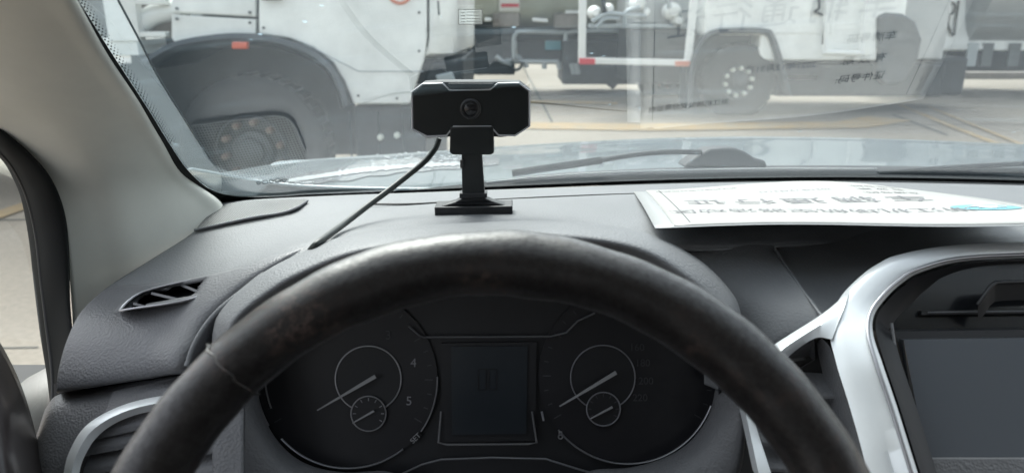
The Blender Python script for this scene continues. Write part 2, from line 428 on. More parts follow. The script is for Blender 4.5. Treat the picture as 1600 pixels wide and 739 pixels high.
b = MB(); b.box(Y3(275, -325, Y+.06), Y3(712, 60, Y+2.3)); link('cab_core', b, 'truck_gap', tk)
ring = MB(); c = Y3(624, -14, Y-.015)
ring.tube([c+np.array([.085*math.cos(a), 0, .085*math.sin(a)]) for a in np.linspace(0, 2*math.pi, 28)[:-1]], .012, 6, closed=True)
link('emblem_ring', ring, 'pale_red', tk, smooth=60)
for px, py in ((276,30),(390,36),(276,14),(390,20),(412,44),(655,20),(655,80),(560,150),(620,154)):
    b = MB(); b.lathe([(.010, .01), (.010, -.004), (.006, -.008), (.001, -.008)], Y3(px, py, Y-.012), n=10); link('panel_screw', b, 'truck_gap', tk)
b = MB(); b.tube(Yp([(470,66),(560,112),(662,112)], Y-.012), .004, 6); link('body_crease', b, 'pipe_grey', tk)
for py in (186, 206): 
    b = MB(); b.box(Y3(650,py,Y), Y3(716,py+4,Y+.12)); link('step', b, 'flare', tk, bevel=.006)
# arch flare
ar = spline(Yp([(225,95)]+arch, Y), 5); cen = Y3(392, 235, Y)
rows = []
for dr, dy in ((0, .03), (0, -.07), (.035, -.085), (.058, -.04), (.09, .10)):
    rows.append([p+(cen-p)/np.linalg.norm(cen-p)*dr+np.array([0, dy, 0]) for p in ar])
b = MB(); b.loft(rows); link('wheel_arch', b, 'flare', tk, smooth=50, solid=.008)
rows = [[p+(cen-p)/np.linalg.norm(cen-p)*.09+np.array([0, dy, 0]) for p in ar] for dy in (.02, .75)]
b = MB(); b.loft(rows); b.box(Y3(200, 60, Y+.75), Y3(560, 240, Y+.8)); link('wheel_well', b, 'truck_dark', tk, smooth=60)
b = MB(); b.prism(Yp([(362,66),(386,66),(386,77),(362,77)], Y-.09), (0, .05, 0)); link('side_marker', b, 'orange', tk, bevel=.006)
wheel(tk, 395, 236, Y+.06, .56, .27, 10, 'rim', 'bolt')
b = MB(); b.box(Y3(120, 160, Y+.9), Y3(330, 258, Y+1.2)); b.box(Y3(552, 166, Y+.05), Y3(700, 262, Y+1.9)); b.box(Y3(-250, 100, Y+.9), Y3(555, 170, Y+1.9)); link('chassis', b, 'truck_dark', tk, bevel=.02)
for px in (545, 590, 628):
    b = MB(); b.box(Y3(px, 175, Y+.02), Y3(px+5, 250, Y+.06)); link('step_bracket', b, 'flare', tk, bevel=.006)
for px, py in ((594, 215), (620, 212)):
    b = MB(); b.lathe([(.024, .03), (.024, 0), (.016, -.012), (.001, -.012)], Y3(px, py, Y), n=12); link('lamp', b, 'bolt_light', tk, smooth=50)
b = prismY([(672,96),(712,96),(724,90),(724,150),(716,185),(640,185),(652,160)], Y+.02, 1.6); link('bumper', b, 'truck_dark', tk, bevel=.03)
b = prismY([(680,118),(706,112),(712,126),(684,132)], Y, .04); link('headlamp', b, 'pipe_grey', tk, bevel=.012)
# frame and pipework behind the cab
b = MB(); b.box(Y3(163,-330,Y), Y3(181,64,Y+.1)); b.box(Y3(181,50,Y+.01), Y3(266,58,Y+.08)); b.box(Y3(206,8,Y+.02), Y3(217,50,Y+.09)); b.box(Y3(181,-2,Y+.01), Y3(266,8,Y+.08)); b.box(Y3(60,62,Y+.03), Y3(262,82,Y+.5))
link('body_frame', b, 'truck_white', tk, bevel=.008)
b = MB(); b.box(Y3(60,-330,Y+.25), Y3(266,70,Y+2.0)); link('equipment_box', b, 'brown_grey', tk)
b = MB(); b.tube(spline(Yp([(222,36),(240,24),(262,18),(290,15)], Y+.14), 5), .075, 12); link('intake_pipe', b, 'pipe_white', tk, smooth=60)
b = MB(); b.box(Y3(-900,-330,Y+.1), Y3(160,100,Y+2)); link('box_body', b, 'truck_white', tk, bevel=.02)
wheel(tk, -420, 236, Y+.06, .56, .27, 10, 'rim', 'bolt')

# ================================================================ TANKER, middle distance
Y = 13.8
tn = thing('tanker_truck', 'olive grey tanker with pipework beyond the dash camera', 'truck', (0, Y+1, -H))
def tank(parent, pxa, pxb, pyb, Y, R, m, name='tank'):
    a = Y3(pxa, pyb, Y); bq = Y3(pxb, pyb, Y); cz = a[2]+R; b = MB()
    prof = [(.001, a[0]-.25), (R*.6, a[0]-.2), (R*.9, a[0]-.08), (R, a[0]), (R, bq[0]), (R*.9, bq[0]+.08), (R*.6, bq[0]+.2), (.001, bq[0]+.25)]
    b.lathe(prof, (0, Y+R*.55, cz), axis=0, n=48); return link(name, b, m, parent, smooth=50), (0, Y+R*.55, cz)
tko, tc_ = tank(tn, 700, 1080, 44, Y, 1.15, 'tank_olive')
for px in (772, 905, 1010):
    x = Y3(px, 40, Y)[0]; b = MB(); b.lathe([(1.155, x), (1.165, x+.01), (1.165, x+.07), (1.155, x+.08)], tc_, axis=0, n=48); link('tank_band', b, 'tank_olive', tn, smooth=40)
def on_tank(px, py, tc_, R):
    d = D3(px, py, 1); d = d/d[1]; lo, hi = Y-3, tc_[1]
    for _ in range(40):
        m = (lo+hi)/2; p = d*m
        if math.hypot(p[1]-tc_[1], p[2]-tc_[2]) > R: lo = m
        else: hi = m
    return d*lo
def patch(L_, R, tc_, push=.006):
    q = [on_tank(px, py, tc_, R+push) for px, py in L_]; b = MB(); b.add(q, [tuple(range(len(q)))]); return b
rows = [[on_tank(px, py, tc_, 1.162) for px in (780, 796, 812)] for py in (-6, 0, 6, 12, 18)]
b = MB(); b.loft(rows); link('warning_plate', b, 'pipe_white', tn, solid=.004, offset=1)
rows = [[on_tank(px, py, tc_, 1.172) for px in (783, 796, 811)] for py in (6.5, 9, 11.5)]
b = MB(); b.loft(rows); link('warning_stripe', b, 'red', tn, solid=.003, offset=1)
b = MB(); b.box(Y3(728,44,Y), Y3(804,108,Y+1.6)); b.box(Y3(700,44,Y+.3), Y3(1085,62,Y+1.4)); link('chassis', b, 'truck_dark', tn, bevel=.03)
b = MB(); b.box(Y3(770,20,Y-.1), Y3(812,42,Y+.4)); link('cradle', b, 'brown_grey', tn, bevel=.03)
b = MB(); b.box(Y3(808,60,Y+.35), Y3(902,94,Y+1.3)); link('tool_box', b, 'truck_dark', tn, bevel=.02)
b = MB(); b.box(Y3(852,64,Y+.25), Y3(876,78,Y+.36)); link('control_box', b, 'cyan_box', tn, bevel=.01)
for pts in ([(803,95),(803,62),(807,53),(816,50),(885,51)], [(883,80),(884,60),(889,51),(930,49),(1075,50)]):
    b = MB(); b.tube(spline(Yp(pts, Y-.05), 4), .042, 8); link('pipe', b, 'pipe_grey', tn, smooth=60)
for pts in ([(775,88),(787,97),(800,101)], [(790,96),(872,97)], [(822,97),(822,106)], [(850,97),(851,108)], [(872,97),(874,108)]):
    b = MB(); b.tube(spline(Yp(pts, Y-.02), 3), .045, 8); link('hose', b, 'pipe_grey', tn, smooth=60)
b = MB(); b.lathe([(.10, .0), (.10, .25), (.16, .25), (.16, .30)], Y3(805, 100, Y-.15), n=16); link('valve', b, 'pipe_grey', tn, smooth=40)
for L_ in ([(757,28),(768,28),(768,34),(757,34)], [(832,28),(856,30),(857,36),(832,34)]):
    link('tank_fitting', prismY(L_, Y-.35, .3), 'pipe_white', tn, bevel=.02)
b = MB(); b.box(Y3(866,22,Y-.2), Y3(905,44,Y+.1)); link('pump_box', b, 'brown_grey', tn, bevel=.03)
b = MB(); b.box(Y3(884,17,Y-.25), Y3(906,22,Y+.1)); link('pump_lid', b, 'pipe_white', tn, bevel=.01)
b = MB(); b.box(Y3(880,64,Y-.1), Y3(978,122,Y+1.4)); b.prism(Yp([(940,122),(976,122),(958,141)], Y-.1), (0, 1, 0)); link('skirt', b, 'truck_dark', tn, bevel=.03)
for px in (893, 900): 
    b = MB(); b.tube(Yp([(px,100),(px+4,116)], Y-.16), .05, 8); link('coupling', b, 'pipe_grey', tn)
for px in (690, 1040): wheel(tn, px, 119, Y+.1, .5, .25, 8, 'rim', 'bolt')

# ================================================================ PLATFORM TRUCK, right of the centre
Y = 11.0
pt = thing('platform_truck', 'white service truck with white hanging frame and large front wheel right of centre', 'truck', (2.5, Y+1, -H))
b = MB(); b.prism(Yp([(907,-200),(920,-200),(915,99),(904,99)], Y), (0, .08, 0)); link('frame_post', b, 'pipe_white', pt, bevel=.008)
b = MB(); b.prism(Yp([(1098,-200),(1112,-200),(1081,99),(1070,99)], Y), (0, .08, 0)); link('frame_post', b, 'pipe_white', pt, bevel=.008)
b = MB(); b.prism(Yp([(907,91),(1080,94),(1080,104),(907,100)], Y-.012), (0, .1, 0)); link('frame_rail', b, 'pipe_white', pt, bevel=.008)
b = MB(); b.prism(Yp([(905,91),(930,92),(930,101),(905,101)], Y-.022), (0, .02, 0)); link('reflector', b, 'red', pt, bevel=.004)
b = MB(); b.prism(Yp([(1055,96),(1079,96),(1079,104),(1055,104)], Y-.022), (0, .02, 0)); link('reflector', b, 'pale_red', pt, bevel=.004)
b = MB(); b.box(Y3(922,38,Y+.6), Y3(1072,44,Y+.9)); link('deck_edge', b, 'pipe_grey', pt, bevel=.01)
b = MB(); b.box(Y3(985,-150,Y+.9), Y3(1068,38,Y+2)); link('pump_cabinet', b, 'tank_grey', pt, bevel=.04)
for (px, py, r) in ((930,20,.10), (952,14,.08), (998,6,.12), (1052,18,.13), (1060,34,.08), (1010,20,.07)):
    b = MB(); b.lathe([(.001, -.06), (r*.5, -.06), (r*.9, .0), (r, .08), (r, .25)], Y3(px, py, Y+.55), n=20); link('valve_head', b, 'pipe_white', pt, smooth=40)
for pts in ([(925,34),(950,22),(975,24),(1010,26)], [(932,44),(945,30),(968,30)], [(940,-30),(944,20)], [(1040,-20),(1046,14)], [(975,44),(978,20),(1000,12)]):
    b = MB(); b.tube(spline(Yp(pts, Y+.5), 4), .035, 8); link('hose', b, 'pipe_grey' if random.random() < .6 else 'truck_dark', pt, smooth=60)
b = MB(); b.box(Y3(985,46,Y+.5), Y3(1085,120,Y+1.9)); b.box(Y3(1085,90,Y+.6), Y3(1440,138,Y+1.8)); b.box(Y3(1222,120,Y+.2), Y3(1300,142,Y+.8)); link('chassis', b, 'truck_dark', pt, bevel=.04)
b = MB(); b.box(Y3(1122,-250,Y), Y3(1216,50,Y+2.3)); b.box(Y3(1216.6,-250,Y+.01), Y3(1302,83,Y+2.3)); link('cab_side', b, 'truck_white', pt, bevel=.03)
ar2 = spline(Yp([(1072,170),(1076,110),(1090,68),(1112,48),(1150,44),(1195,45),(1208,55),(1222,95),(1236,150)], Y-.03), 4); cen = Y3(1155, 130, Y)
rows = []
for dr, dy in ((0, .1), (0, -.05), (.05, -.06), (.09, .0), (.09, .7)):
    rows.append([p+(cen-p)/np.linalg.norm(cen-p)*dr+np.array([0, dy, 0]) for p in ar2])
b = MB(); b.loft(rows); b.prism([p+np.array([0,.5,0]) for p in ar2], (0, .04, 0)); link('mudguard', b, 'flare', pt, smooth=50)
wheel(pt, 1154, 128, Y+.05, .54, .245, 10, 'rim', 'bolt_light', .013)
b = MB(); b.box(Y3(1226,118,Y+.1), Y3(1272,124,Y+.2)); link('side_guard', b, 'pipe_white', pt, bevel=.008)
for pts in ([(1296,-200),(1290,80)], [(1372,-200),(1346,80)], [(1286,82),(1350,84)]):
    b = MB(); b.tube(Yp(pts, Y-.1), .036, 8); link('ladder_rail', b, 'pipe_white', pt)
b = MB(); b.box(Y3(1303,-200,Y+.3), Y3(1386,84,Y+2)); link('equipment_bay', b, 'tank_grey', pt, bevel=.02)
b = MB(); b.tube(spline(Yp([(1338,-60),(1336,10),(1342,20),(1337,34),(1339,62)], Y+.1), 4), .03, 8); b.lathe([(.001,-.05),(.07,-.04),(.08,.04),(.03,.1)], Y3(1339, 14, Y+.12), n=14); link('hose', b, 'pipe_white', pt, smooth=60)
for pts in ([(1276,-30),(1280,12),(1272,18),(1286,24)], [(1300,-60),(1290,20),(1285,70)]):
    b = MB(); b.tube(spline(Yp(pts, Y-.06), 4), .016, 6); link('cable', b, 'truck_dark', pt, smooth=60)
# rear mudguard and rear wheel
L_ = [(1372,26),(1386,20),(1412,22),(1432,34),(1442,62),(1436,92),(1412,132),(1384,134),(1372,120)]
b = prismY(L_, Y-.05, .8); link('rear_mudguard', b, 'flare', pt, bevel=.05)
b = MB(); b.box(Y3(1215,100,Y+.1), Y3(1412,140,Y+1.2)); link('side_skirt', b, 'truck_dark', pt, bevel=.04)

# ================================================================ GREY TANK TRUCK, right edge
Y = 13.6
gt = thing('fuel_truck', 'truck with white cabinet and plain grey tank at the right edge', 'truck', (8, Y+1, -H))
_o, tcg = tank(gt, 1508, 2100, 82, Y, 1.2, 'tank_grey')
b = MB(); b.box(Y3(1384,-250,Y), Y3(1498,72,Y+2.3)); link('cabinet', b, 'truck_white', gt, bevel=.03)
b = MB(); b.box(Y3(1497,-250,Y-.05), Y3(1504,74,Y+.1)); link('corner_post', b, 'pipe_white', gt, bevel=.01)
for pts in ([(1470,16),(1480,4),(1492,8),(1488,22),(1474,20)], [(1484,22),(1482,40),(1490,56),(1494,30),(1498,2)], [(1440,17),(1466,16)]):
    b = MB(); b.tube(spline(Yp(pts, Y-.08), 4), .022, 6); link('hose', b, 'truck_dark', gt, smooth=60)
b = MB(); b.box(Y3(1425,-20,Y-.03), Y3(1436,4,Y+.02)); link('lamp', b, 'truck_dark', gt, bevel=.008)
b = MB(); b.box(Y3(1386,77,Y+.2), Y3(2000,104,Y+1.6)); link('chassis', b, 'truck_dark', gt, bevel=.03)
b = MB(); b.box(Y3(1440,72,Y-.05), Y3(1545,77,Y+.2)); b.box(Y3(1380,101,Y-.1), Y3(1472,104,Y)); link('side_rail', b, 'pipe_white', gt, bevel=.01)
for px in (1514, 1538, 1580, 1640): 
    b = MB(); b.box(Y3(px,68,Y-.06), Y3(px+7,104,Y)); link('support_leg', b, 'pipe_grey' if px < 1520 else 'truck_gap', gt, bevel=.01)
b = MB(); b.prism(Yp([(1438,128),(1444,108),(1462,100),(1476,102),(1474,116),(1462,130)], Y), (0, .6, 0)); link('mudflap', b, 'truck_dark', gt, bevel=.03)
for px in (1440, 1760, 1900): wheel(gt, px, 122, Y+.2, .5, .25, 8, 'rim', 'bolt')

# ================================================================ THE CAR
car = thing('car', 'grey interior of the parked car seen from the driver seat', 'car', (.36, -.3, -H))
# --- windscreen
def gl_row(y_off, x0=-.50, x1=1.25, n=44):
    r = []
    for i in range(n):
        x = x0+(x1-x0)*i/(n-1); y = GY-GK*(x-GX)**2-y_off; r.append(np.array([x, y, glass_z(x, y)]))
    return r
b = MB(); b.loft([gl_row(o) for o in np.linspace(-.03, .86, 22)]); ws = link('windscreen', b, 'windscreen_glass', car, smooth=180)
# black rubber round the glass, following pillar and dash
edge = [(150,-110),(186,-52),(220,2),(248,60),(276,130),(300,205),(312,245),(326,276),(345,298),(368,308),(400,311),(440,309),(480,306)]
edge = [(50,-115),(86,-55),(122,0),(180,92),(232,172),(264,224),(290,262),(316,288),(338,300),(364,306),(400,308),(440,307),(480,304),(560,301),(650,297),(740,293),(860,288),(980,283),(1120,279),(1280,277),(1430,278),(1600,282),(1760,288)]
outp = [(38,-115),(74,-55),(108,0),(158,85),(208,158),(244,217),(263,248),(283,276),(306,300),(340,323),(400,322)]+[(e[0], e[1]+d_) for e, d_ in zip(edge[11:], (12, 9, 6, 5, 5, 5, 5, 5, 5, 5, 5, 5))]
rows = []
for src, back in ((edge, .004), (outp, .012), (outp, -.01)):
    rows.append(spline([on_glass(x, y, back) for x, y in src], 5))
b = MB(); b.loft(rows); link('windscreen_seal', b, 'rubber', ws, smooth=60)
# dotted ceramic band just inside the seal, beside the pillar
dots = MB()
P_ = spline([np.array((e[0], e[1], 0.)) for e in edge[:6]], 26)
for i in range(1, len(P_)):
    for k, off in enumerate((2, 5, 8, 11)):
        if (i+k) % 2: continue
        q = on_glass(P_[i][0]+off, P_[i][1]-off*.35, .0015); r = (.00075-.00013*k)
        dots.lathe([(r, .0), (.0001, .0)], q, n=6)
link('frit_dots', dots, 'rubber', ws, kind='stuff')
# dusty corner outside the sweep of the wiper blade
sw_l = [(122,2),(168,80),(212,153),(254,223),(283,264),(312,290),(345,303),(400,306)]
sw_r = [(184,0),(216,60),(246,118),(278,170),(308,218),(336,258),(372,270),(430,276)]
rows = []
for t in np.linspace(0, 1, 6): rows.append(spline([on_glass(a_[0]*(1-t)+c_[0]*t, a_[1]*(1-t)+c_[1]*t, -.0015) for a_, c_ in zip(sw_l, sw_r)], 5))
b = MB(); b.loft(rows); link('dust_film', b, 'dust', ws, smooth=180)
b = MB(); b.tube(spline([on_glass(x, y, -.0018) for x, y in sw_r[:6]], 5), .0008, 5); link('dust_edge', b, 'dust_line', ws)
mk_ = MB()
for cx, rx_, ry_ in ((404,3,2),(414,5,2.6),(424,3,2.6),(434,5,2.8),(444,3.5,2.6)):
    mk_.tube([on_glass(cx+rx_*math.cos(a_), 286-.12*(cx-404)+ry_*math.sin(a_), .002) for a_ in np.linspace(0, 2*math.pi, 12)[:-1]], .0005, 4, closed=True)
link('glass_mark', mk_, 'dust_line', ws)
# small grid sticker on the glass
def gquad(mb, x0, y0, x1, y1):
    mb.add([on_glass(x0, y0, .002), on_glass(x1, y0, .002), on_glass(x1, y1, .002), on_glass(x0, y1, .002)], [(0, 1, 2, 3)])
st = MB(); gquad(st, 716, 16, 754, 39); sto = link('window_sticker', st, 'clear_film', ws)
st = MB()
for a in ((716,15,754,16),(716,38,754,39),(716,15,717,39),(753,13,754,39)): gquad(st, *a)
for y0 in (19.5, 24.5, 29.5, 34): gquad(st, 720, y0, 727, y0+1); gquad(st, 729, y0-.6, 749, y0+.3)
for v in range(len(st.v)): st.v[v] = tuple(np.array(st.v[v])*.998)
link('sticker_print', st, 'reed', sto)
# --- bonnet
rows = [[D3(300,262,1.15), D3(480,290,1.15), D3(800,296,1.18), D3(1200,290,1.2), D3(1700,292,1.2)],
        [D3(250,275,1.28), D3(460,272,1.4), D3(800,262,1.42), D3(1200,254,1.45), D3(1750,262,1.45)],
        [D3(240,284,1.38), D3(440,262,1.6), D3(800,240,1.75), D3(1200,230,1.8), D3(1800,242,1.8)],
        [D3(250,292,1.48), D3(400,262,1.75), D3(560,247,1.95), D3(1150,217,2.08), D3(1850,236,2.0)],
        [D3(290,300,1.52), D3(420,270,1.82), D3(600,252,2.05), D3(1150,224,2.2), D3(1820,245,2.1)],
        [D3(350,380,1.55), D3(500,360,1.85), D3(700,340,2.1), D3(1150,320,2.25), D3(1750,335,2.15)]]
b = net(rows, 12, 10); bonnet_o = link('bonnet', b, 'bonnet_paint', car, smooth=180, solid=.004)
from mathutils.bvhtree import BVHTree
_bv = BVHTree.FromPolygons([tuple(v) for v in b.v], [tuple(f) for f in b.f])
def on_bonnet(px, py, lift=.0015):
    d = D3(px, py, 1); h = _bv.ray_cast((0, 0, 0), tuple(d))
    return None if h[0] is None else np.array(h[0])+np.array([0, 0, lift])
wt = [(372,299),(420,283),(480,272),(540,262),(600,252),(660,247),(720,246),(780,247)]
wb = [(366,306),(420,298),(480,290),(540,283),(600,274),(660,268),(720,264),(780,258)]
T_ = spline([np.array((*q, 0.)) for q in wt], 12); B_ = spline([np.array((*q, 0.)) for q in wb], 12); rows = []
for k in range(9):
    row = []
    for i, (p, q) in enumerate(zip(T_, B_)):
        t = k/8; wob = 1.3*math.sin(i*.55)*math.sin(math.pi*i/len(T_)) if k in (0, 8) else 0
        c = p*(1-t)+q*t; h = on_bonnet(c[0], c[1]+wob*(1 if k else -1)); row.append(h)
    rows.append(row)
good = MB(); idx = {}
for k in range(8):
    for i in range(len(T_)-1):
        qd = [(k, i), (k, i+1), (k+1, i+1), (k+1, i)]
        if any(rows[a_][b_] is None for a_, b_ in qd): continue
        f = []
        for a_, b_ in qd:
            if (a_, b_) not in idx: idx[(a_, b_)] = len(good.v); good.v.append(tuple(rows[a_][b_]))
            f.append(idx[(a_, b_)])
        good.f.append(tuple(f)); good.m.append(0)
link('water_glare', good, 'water', bonnet_o, smooth=180)  # wet patch, its sky glare partly painted as pale colour
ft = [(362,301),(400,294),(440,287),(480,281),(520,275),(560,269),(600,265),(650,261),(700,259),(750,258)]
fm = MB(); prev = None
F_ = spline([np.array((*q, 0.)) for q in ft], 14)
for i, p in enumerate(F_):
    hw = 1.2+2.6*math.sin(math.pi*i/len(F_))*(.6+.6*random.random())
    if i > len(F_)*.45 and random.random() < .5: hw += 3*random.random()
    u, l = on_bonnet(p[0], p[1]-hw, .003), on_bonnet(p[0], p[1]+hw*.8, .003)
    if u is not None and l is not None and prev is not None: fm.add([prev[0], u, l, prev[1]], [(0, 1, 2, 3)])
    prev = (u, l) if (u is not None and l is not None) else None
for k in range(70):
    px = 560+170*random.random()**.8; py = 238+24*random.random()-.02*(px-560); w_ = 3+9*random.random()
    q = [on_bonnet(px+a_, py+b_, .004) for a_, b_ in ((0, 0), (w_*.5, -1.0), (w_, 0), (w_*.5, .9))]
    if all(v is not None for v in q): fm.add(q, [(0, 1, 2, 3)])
link('glare_streak', fm, 'glare_white', bonnet_o, kind='stuff')  # painted glare: ragged pale ribbon and flecks on the bonnet
# --- cowl and wipers
cw = lambda L_, D: [D3(x, y, D) for x, y in L_]
rows = [spline(cw([(640,297),(760,284),(860,272),(960,266),(1060,262),(1200,259),(1370,259),(1600,263),(1760,268)], 1.14), 6),
        spline(cw([(640,298),(760,286),(860,276),(960,270),(1060,266.5),(1200,264),(1370,265),(1600,269),(1760,273)], 1.11), 6),
        spline(cw([(640,302),(760,292),(860,283),(960,279),(1060,275),(1200,274),(1370,275),(1600,279),(1760,284)], 1.07), 6),
        spline(cw([(640,315),(760,312),(860,308),(960,302),(1060,300),(1200,300),(1370,300),(1600,304),(1760,304)], 1.03), 6)]
b = MB(); b.loft(rows); link('cowl', b, 'cowl', car, smooth=40)
b = MB(); b.tube(spline(cw([(760,285),(860,275),(960,269),(1060,266),(1200,263.5),(1370,264)], 1.10), 5), .0012, 6); link('cowl_bead', b, 'reed', car)
def wiper(arm, blade, hub):
    b = MB(); b.tube(spline(cw(arm, 1.11), 5), .0050, 8, flat=.8); w_ = link('wiper', b, 'wiper', car, smooth=60)
    b = MB(); b.tube(spline(cw(blade, 1.085), 5), .0055, 8); link('wiper_blade', b, 'rubber', w_, smooth=60)
    if hub:
        b = MB(); b.prism(cw(hub, 1.12), (0, .05, -.004)); link('wiper_hub', b, 'wiper', w_, bevel=.006, smooth=40)
wiper([(936,251),(1000,241),(1050,237.5),(1096,238)], [(800,271),(860,262),(930,252),(940,251)],
      [(1068,262),(1074,255),(1084,248),(1096,240),(1110,233),(1130,231.5),(1150,232),(1166,238),(1180,248),(1196,251),(1200,262)])
wiper([(1372,273),(1420,267),(1500,261),(1620,255)], [(1372,274),(1470,269),(1560,268),(1660,266)], None)

# --- dashboard top and driver's side
vent_poly = [(180,484),(218,455),(300,434),(328,432),(333,440),(306,468),(205,484)]
vent_hole = [(196,480),(226,456),(300,437),(322,436),(300,463),(210,480)]
def DD(L_): return [D3(*q) for q in L_]
rA = [
 DD([(330,318,.95),(424,312,.94),(518,308,.95),(650,303,.955),(760,299,.96),(880,295,.97),(1000,291,.985),(1120,288,.995),(1300,286,1.0),(1500,289,1.0),(1750,295,.99)]),
 DD([(343,318,.875),(430,312,.872),(520,307,.876),(650,302,.884),(760,298,.892),(880,294,.902),(1000,290,.917),(1120,287,.93),(1300,285,.935),(1500,288,.93),(1750,294,.92)]),
 DD([(304,361,.80),(390,345,.79),(490,333,.775),(600,325,.762),(740,320,.762),(880,318,.766),(1000,317,.772),(1120,316,.78),(1300,318,.78),(1500,322,.78),(1750,330,.77)]),
 DD([(240,403,.735),(320,393,.715),(420,375,.69),(540,352,.67),(720,343,.668),(880,341,.672),(1000,340,.675),(1120,340,.68),(1300,343,.70),(1500,352,.71),(1750,360,.70)]),
 DD([(170,447,.675),(262,440,.655),(355,422,.625),(478,386,.60),(690,366,.605),(880,364,.605),(1000,370,.61),(1120,375,.62),(1300,370,.66),(1500,375,.68),(1750,384,.67)])]
rA_ph = DD([(128,485,.64),(205,482,.62),(290,468,.60),(375,455,.585),(690,380,.59),(880,380,.59),(1000,385,.6),(1120,390,.61),(1300,380,.65),(1500,382,.67),(1750,390,.66)])
b = net(rA+[rA_ph], 14, 8, hole=vent_hole)
dash = link('dashboard', b, 'dash_plastic', car, smooth=180, solid=.003)
rB = [rA[3][:4], rA[4][:4], rA_ph[:4],
 DD([(105,530,.612),(175,525,.598),(248,515,.587),(322,508,.577)]),
 DD([(92,575,.595),(160,565,.585),(230,555,.575),(298,546,.566)]),
 DD([(88,606,.588),(158,594,.579),(226,583,.571),(288,574,.562)]),
 DD([(90,614,.594),(158,603,.585),(226,592,.577),(288,584,.568)]),
 DD([(94,612,.615),(160,601,.61),(228,592,.60),(290,584,.59)])]
rB = [list(r)+[r[-1]*1.10+np.array([.035, 0, -.01])] for r in rB]
b = net(rB, 18, 8, hole=vent_hole)
# drop first span (kept only for a smooth join)
b.f = [f for f in b.f if f[0] >= 8*(18*4+1)]; b.m = [0]*len(b.f)
pad = link('side_pad', b, 'dash_side_plastic', dash, smooth=180, solid=.003)
b = MB(); b.tube([p*.9992 for p in spline(DD([(575,319,.78),(640,319,.775),(720,315,.79),(860,308,.815),(1000,303,.84),(1200,300,.86),(1450,303,.86),(1700,310,.84)]), 6)], .0011, 6); link('dash_seam', b, 'soft_black', dash)
b = MB(); b.loft([DD([(84,600,.62),(160,590,.61),(290,570,.60)]), DD([(84,640,.615),(160,625,.605),(290,605,.595)])]); link('pad_gap_shade', b, 'soft_black', pad)  # black strip painting the shadow line below the pad
# trim line between pad and binnacle
b = MB(); b.tube(spline(DD([(452,402,.60),(412,428,.588),(378,455,.578),(345,482,.568),(322,508,.562),(303,540,.556),(292,572,.552)]), 6), .0022, 8)
link('pad_piping', b, 'dash_plastic', dash, smooth=60)
# tweeter grille in the corner
tb = spline(DD([(304,360,.796),(390,341,.79),(440,333,.79),(462,325,.80),(480,314,.84)]), 8)
tf = spline(DD([(340,320,.872),(380,315,.868),(420,312,.866),(452,311,.862),(480,311,.855)]), 8)
b = MB(); b.loft([[p*.996 for p in tb], [(p*.5+q*.5)*.994 for p, q in zip(tb, tf)], [p*.996 for p in tf]]); gr = link('speaker_grille', b, 'grille_plastic', dash, smooth=60)
b = MB(); b.tube([p*.993 for p in tb], .0016, 8); link('grille_edge', b, 'dash_plastic', gr, smooth=60)
# side window demister vent
b = MB()
vo = spline(DD([(x, y, d) for (x, y), d in zip(vent_poly, (.615,.64,.648,.652,.645,.60,.597))]), 4, closed=True)
vi = spline(DD([(x, y, d) for (x, y), d in zip([(192,482),(224,457),(300,438),(322,437),(324,441),(302,464),(208,481)], (.613,.64,.647,.65,.644,.602,.597))]), 4, closed=True)
cvt = sum(vo)/len(vo)
b.loft([[p*1.003 for p in vo], [p*.994 for p in vo], [p*.990 for p in vi], [p*1.06 for p in vi]], closed_u=True)
vf = link('demister_vent', b, 'dash_side_plastic', dash, smooth=40)
b = MB(); b.tube([(p*.35+q*.65)*.990 for p, q in zip(vo, vi)], .0009, 6, closed=True); link('vent_rim', b, 'cam_rim', vf, smooth=60)
b = MB(); b.prism([p*1.05 for p in vi], D3(260,460,.05)); link('vent_duct', b, 'soft_black', vf)
for p0, p1 in (((208,474,.615),(240,483,.61)), ((236,458,.635),(288,470,.612)), ((280,444,.645),(308,455,.625))):
    a, c = D3(*p0), D3(*p1); q = np.cross(c-a, D3(260,460,1)); b = MB()
    b.add([a, c, c*1.03, a*1.03], [(0, 1, 2, 3)]); link('vent_slat', b, 'dash_side_plastic', vf, solid=.0022, offset=0)
# lower panel with the side air outlet
rL = [DD([(70,640,.62),(92,616,.61),(160,605,.60),(228,594,.59),(300,584,.58),(380,570,.58)]),
      DD([(62,665,.60),(84,640,.59),(155,628,.585),(232,614,.575),(310,606,.565),(380,600,.56)]),
      DD([(52,700,.59),(76,690,.575),(150,680,.57),(240,670,.56),(320,660,.55),(380,650,.55)]),
      DD([(40,770,.585),(66,760,.565),(140,755,.56),(240,750,.55),(320,745,.54),(380,740,.54)]),
      DD([(20,900,.58),(50,900,.56),(140,900,.55),(240,900,.54),(320,900,.53),(380,900,.53)])]
ring_h = [(112,790),(120,735),(134,690),(160,660),(205,643),(250,634),(330,630),(330,790)]
b = net(rL, 12, 12, hole=ring_h); lp = link('lower_dash_panel', b, 'dash_side_plastic', dash, smooth=180, solid=.003)
ro = spline(DD([(96,800,.548),(100,735,.553),(112,697,.556),(135,664,.56),(178,638,.562),(230,622,.563),(300,612,.56)]), 6)
ri = spline(DD([(120,800,.545),(124,738,.550),(137,703,.553),(157,677,.557),(188,657,.559),(232,643,.56),(300,634,.557)]), 6)
b = MB(); b.loft([[p*1.012 for p in ro], [p*.998 for p in ro], [(p+q)*.4935 for p, q in zip(ro, ri)], [p*.996 for p in ri], [p*1.06 for p in ri]]); av = link('air_vent_ring', b, 'silver_trim', lp, smooth=50)
b = MB(); b.prism(DD([(110,800,.62),(118,700,.62),(150,655,.62),(230,630,.62),(340,620,.62),(360,800,.62)]), (0, .03, -.01)); link('vent_duct', b, 'soft_black', lp)
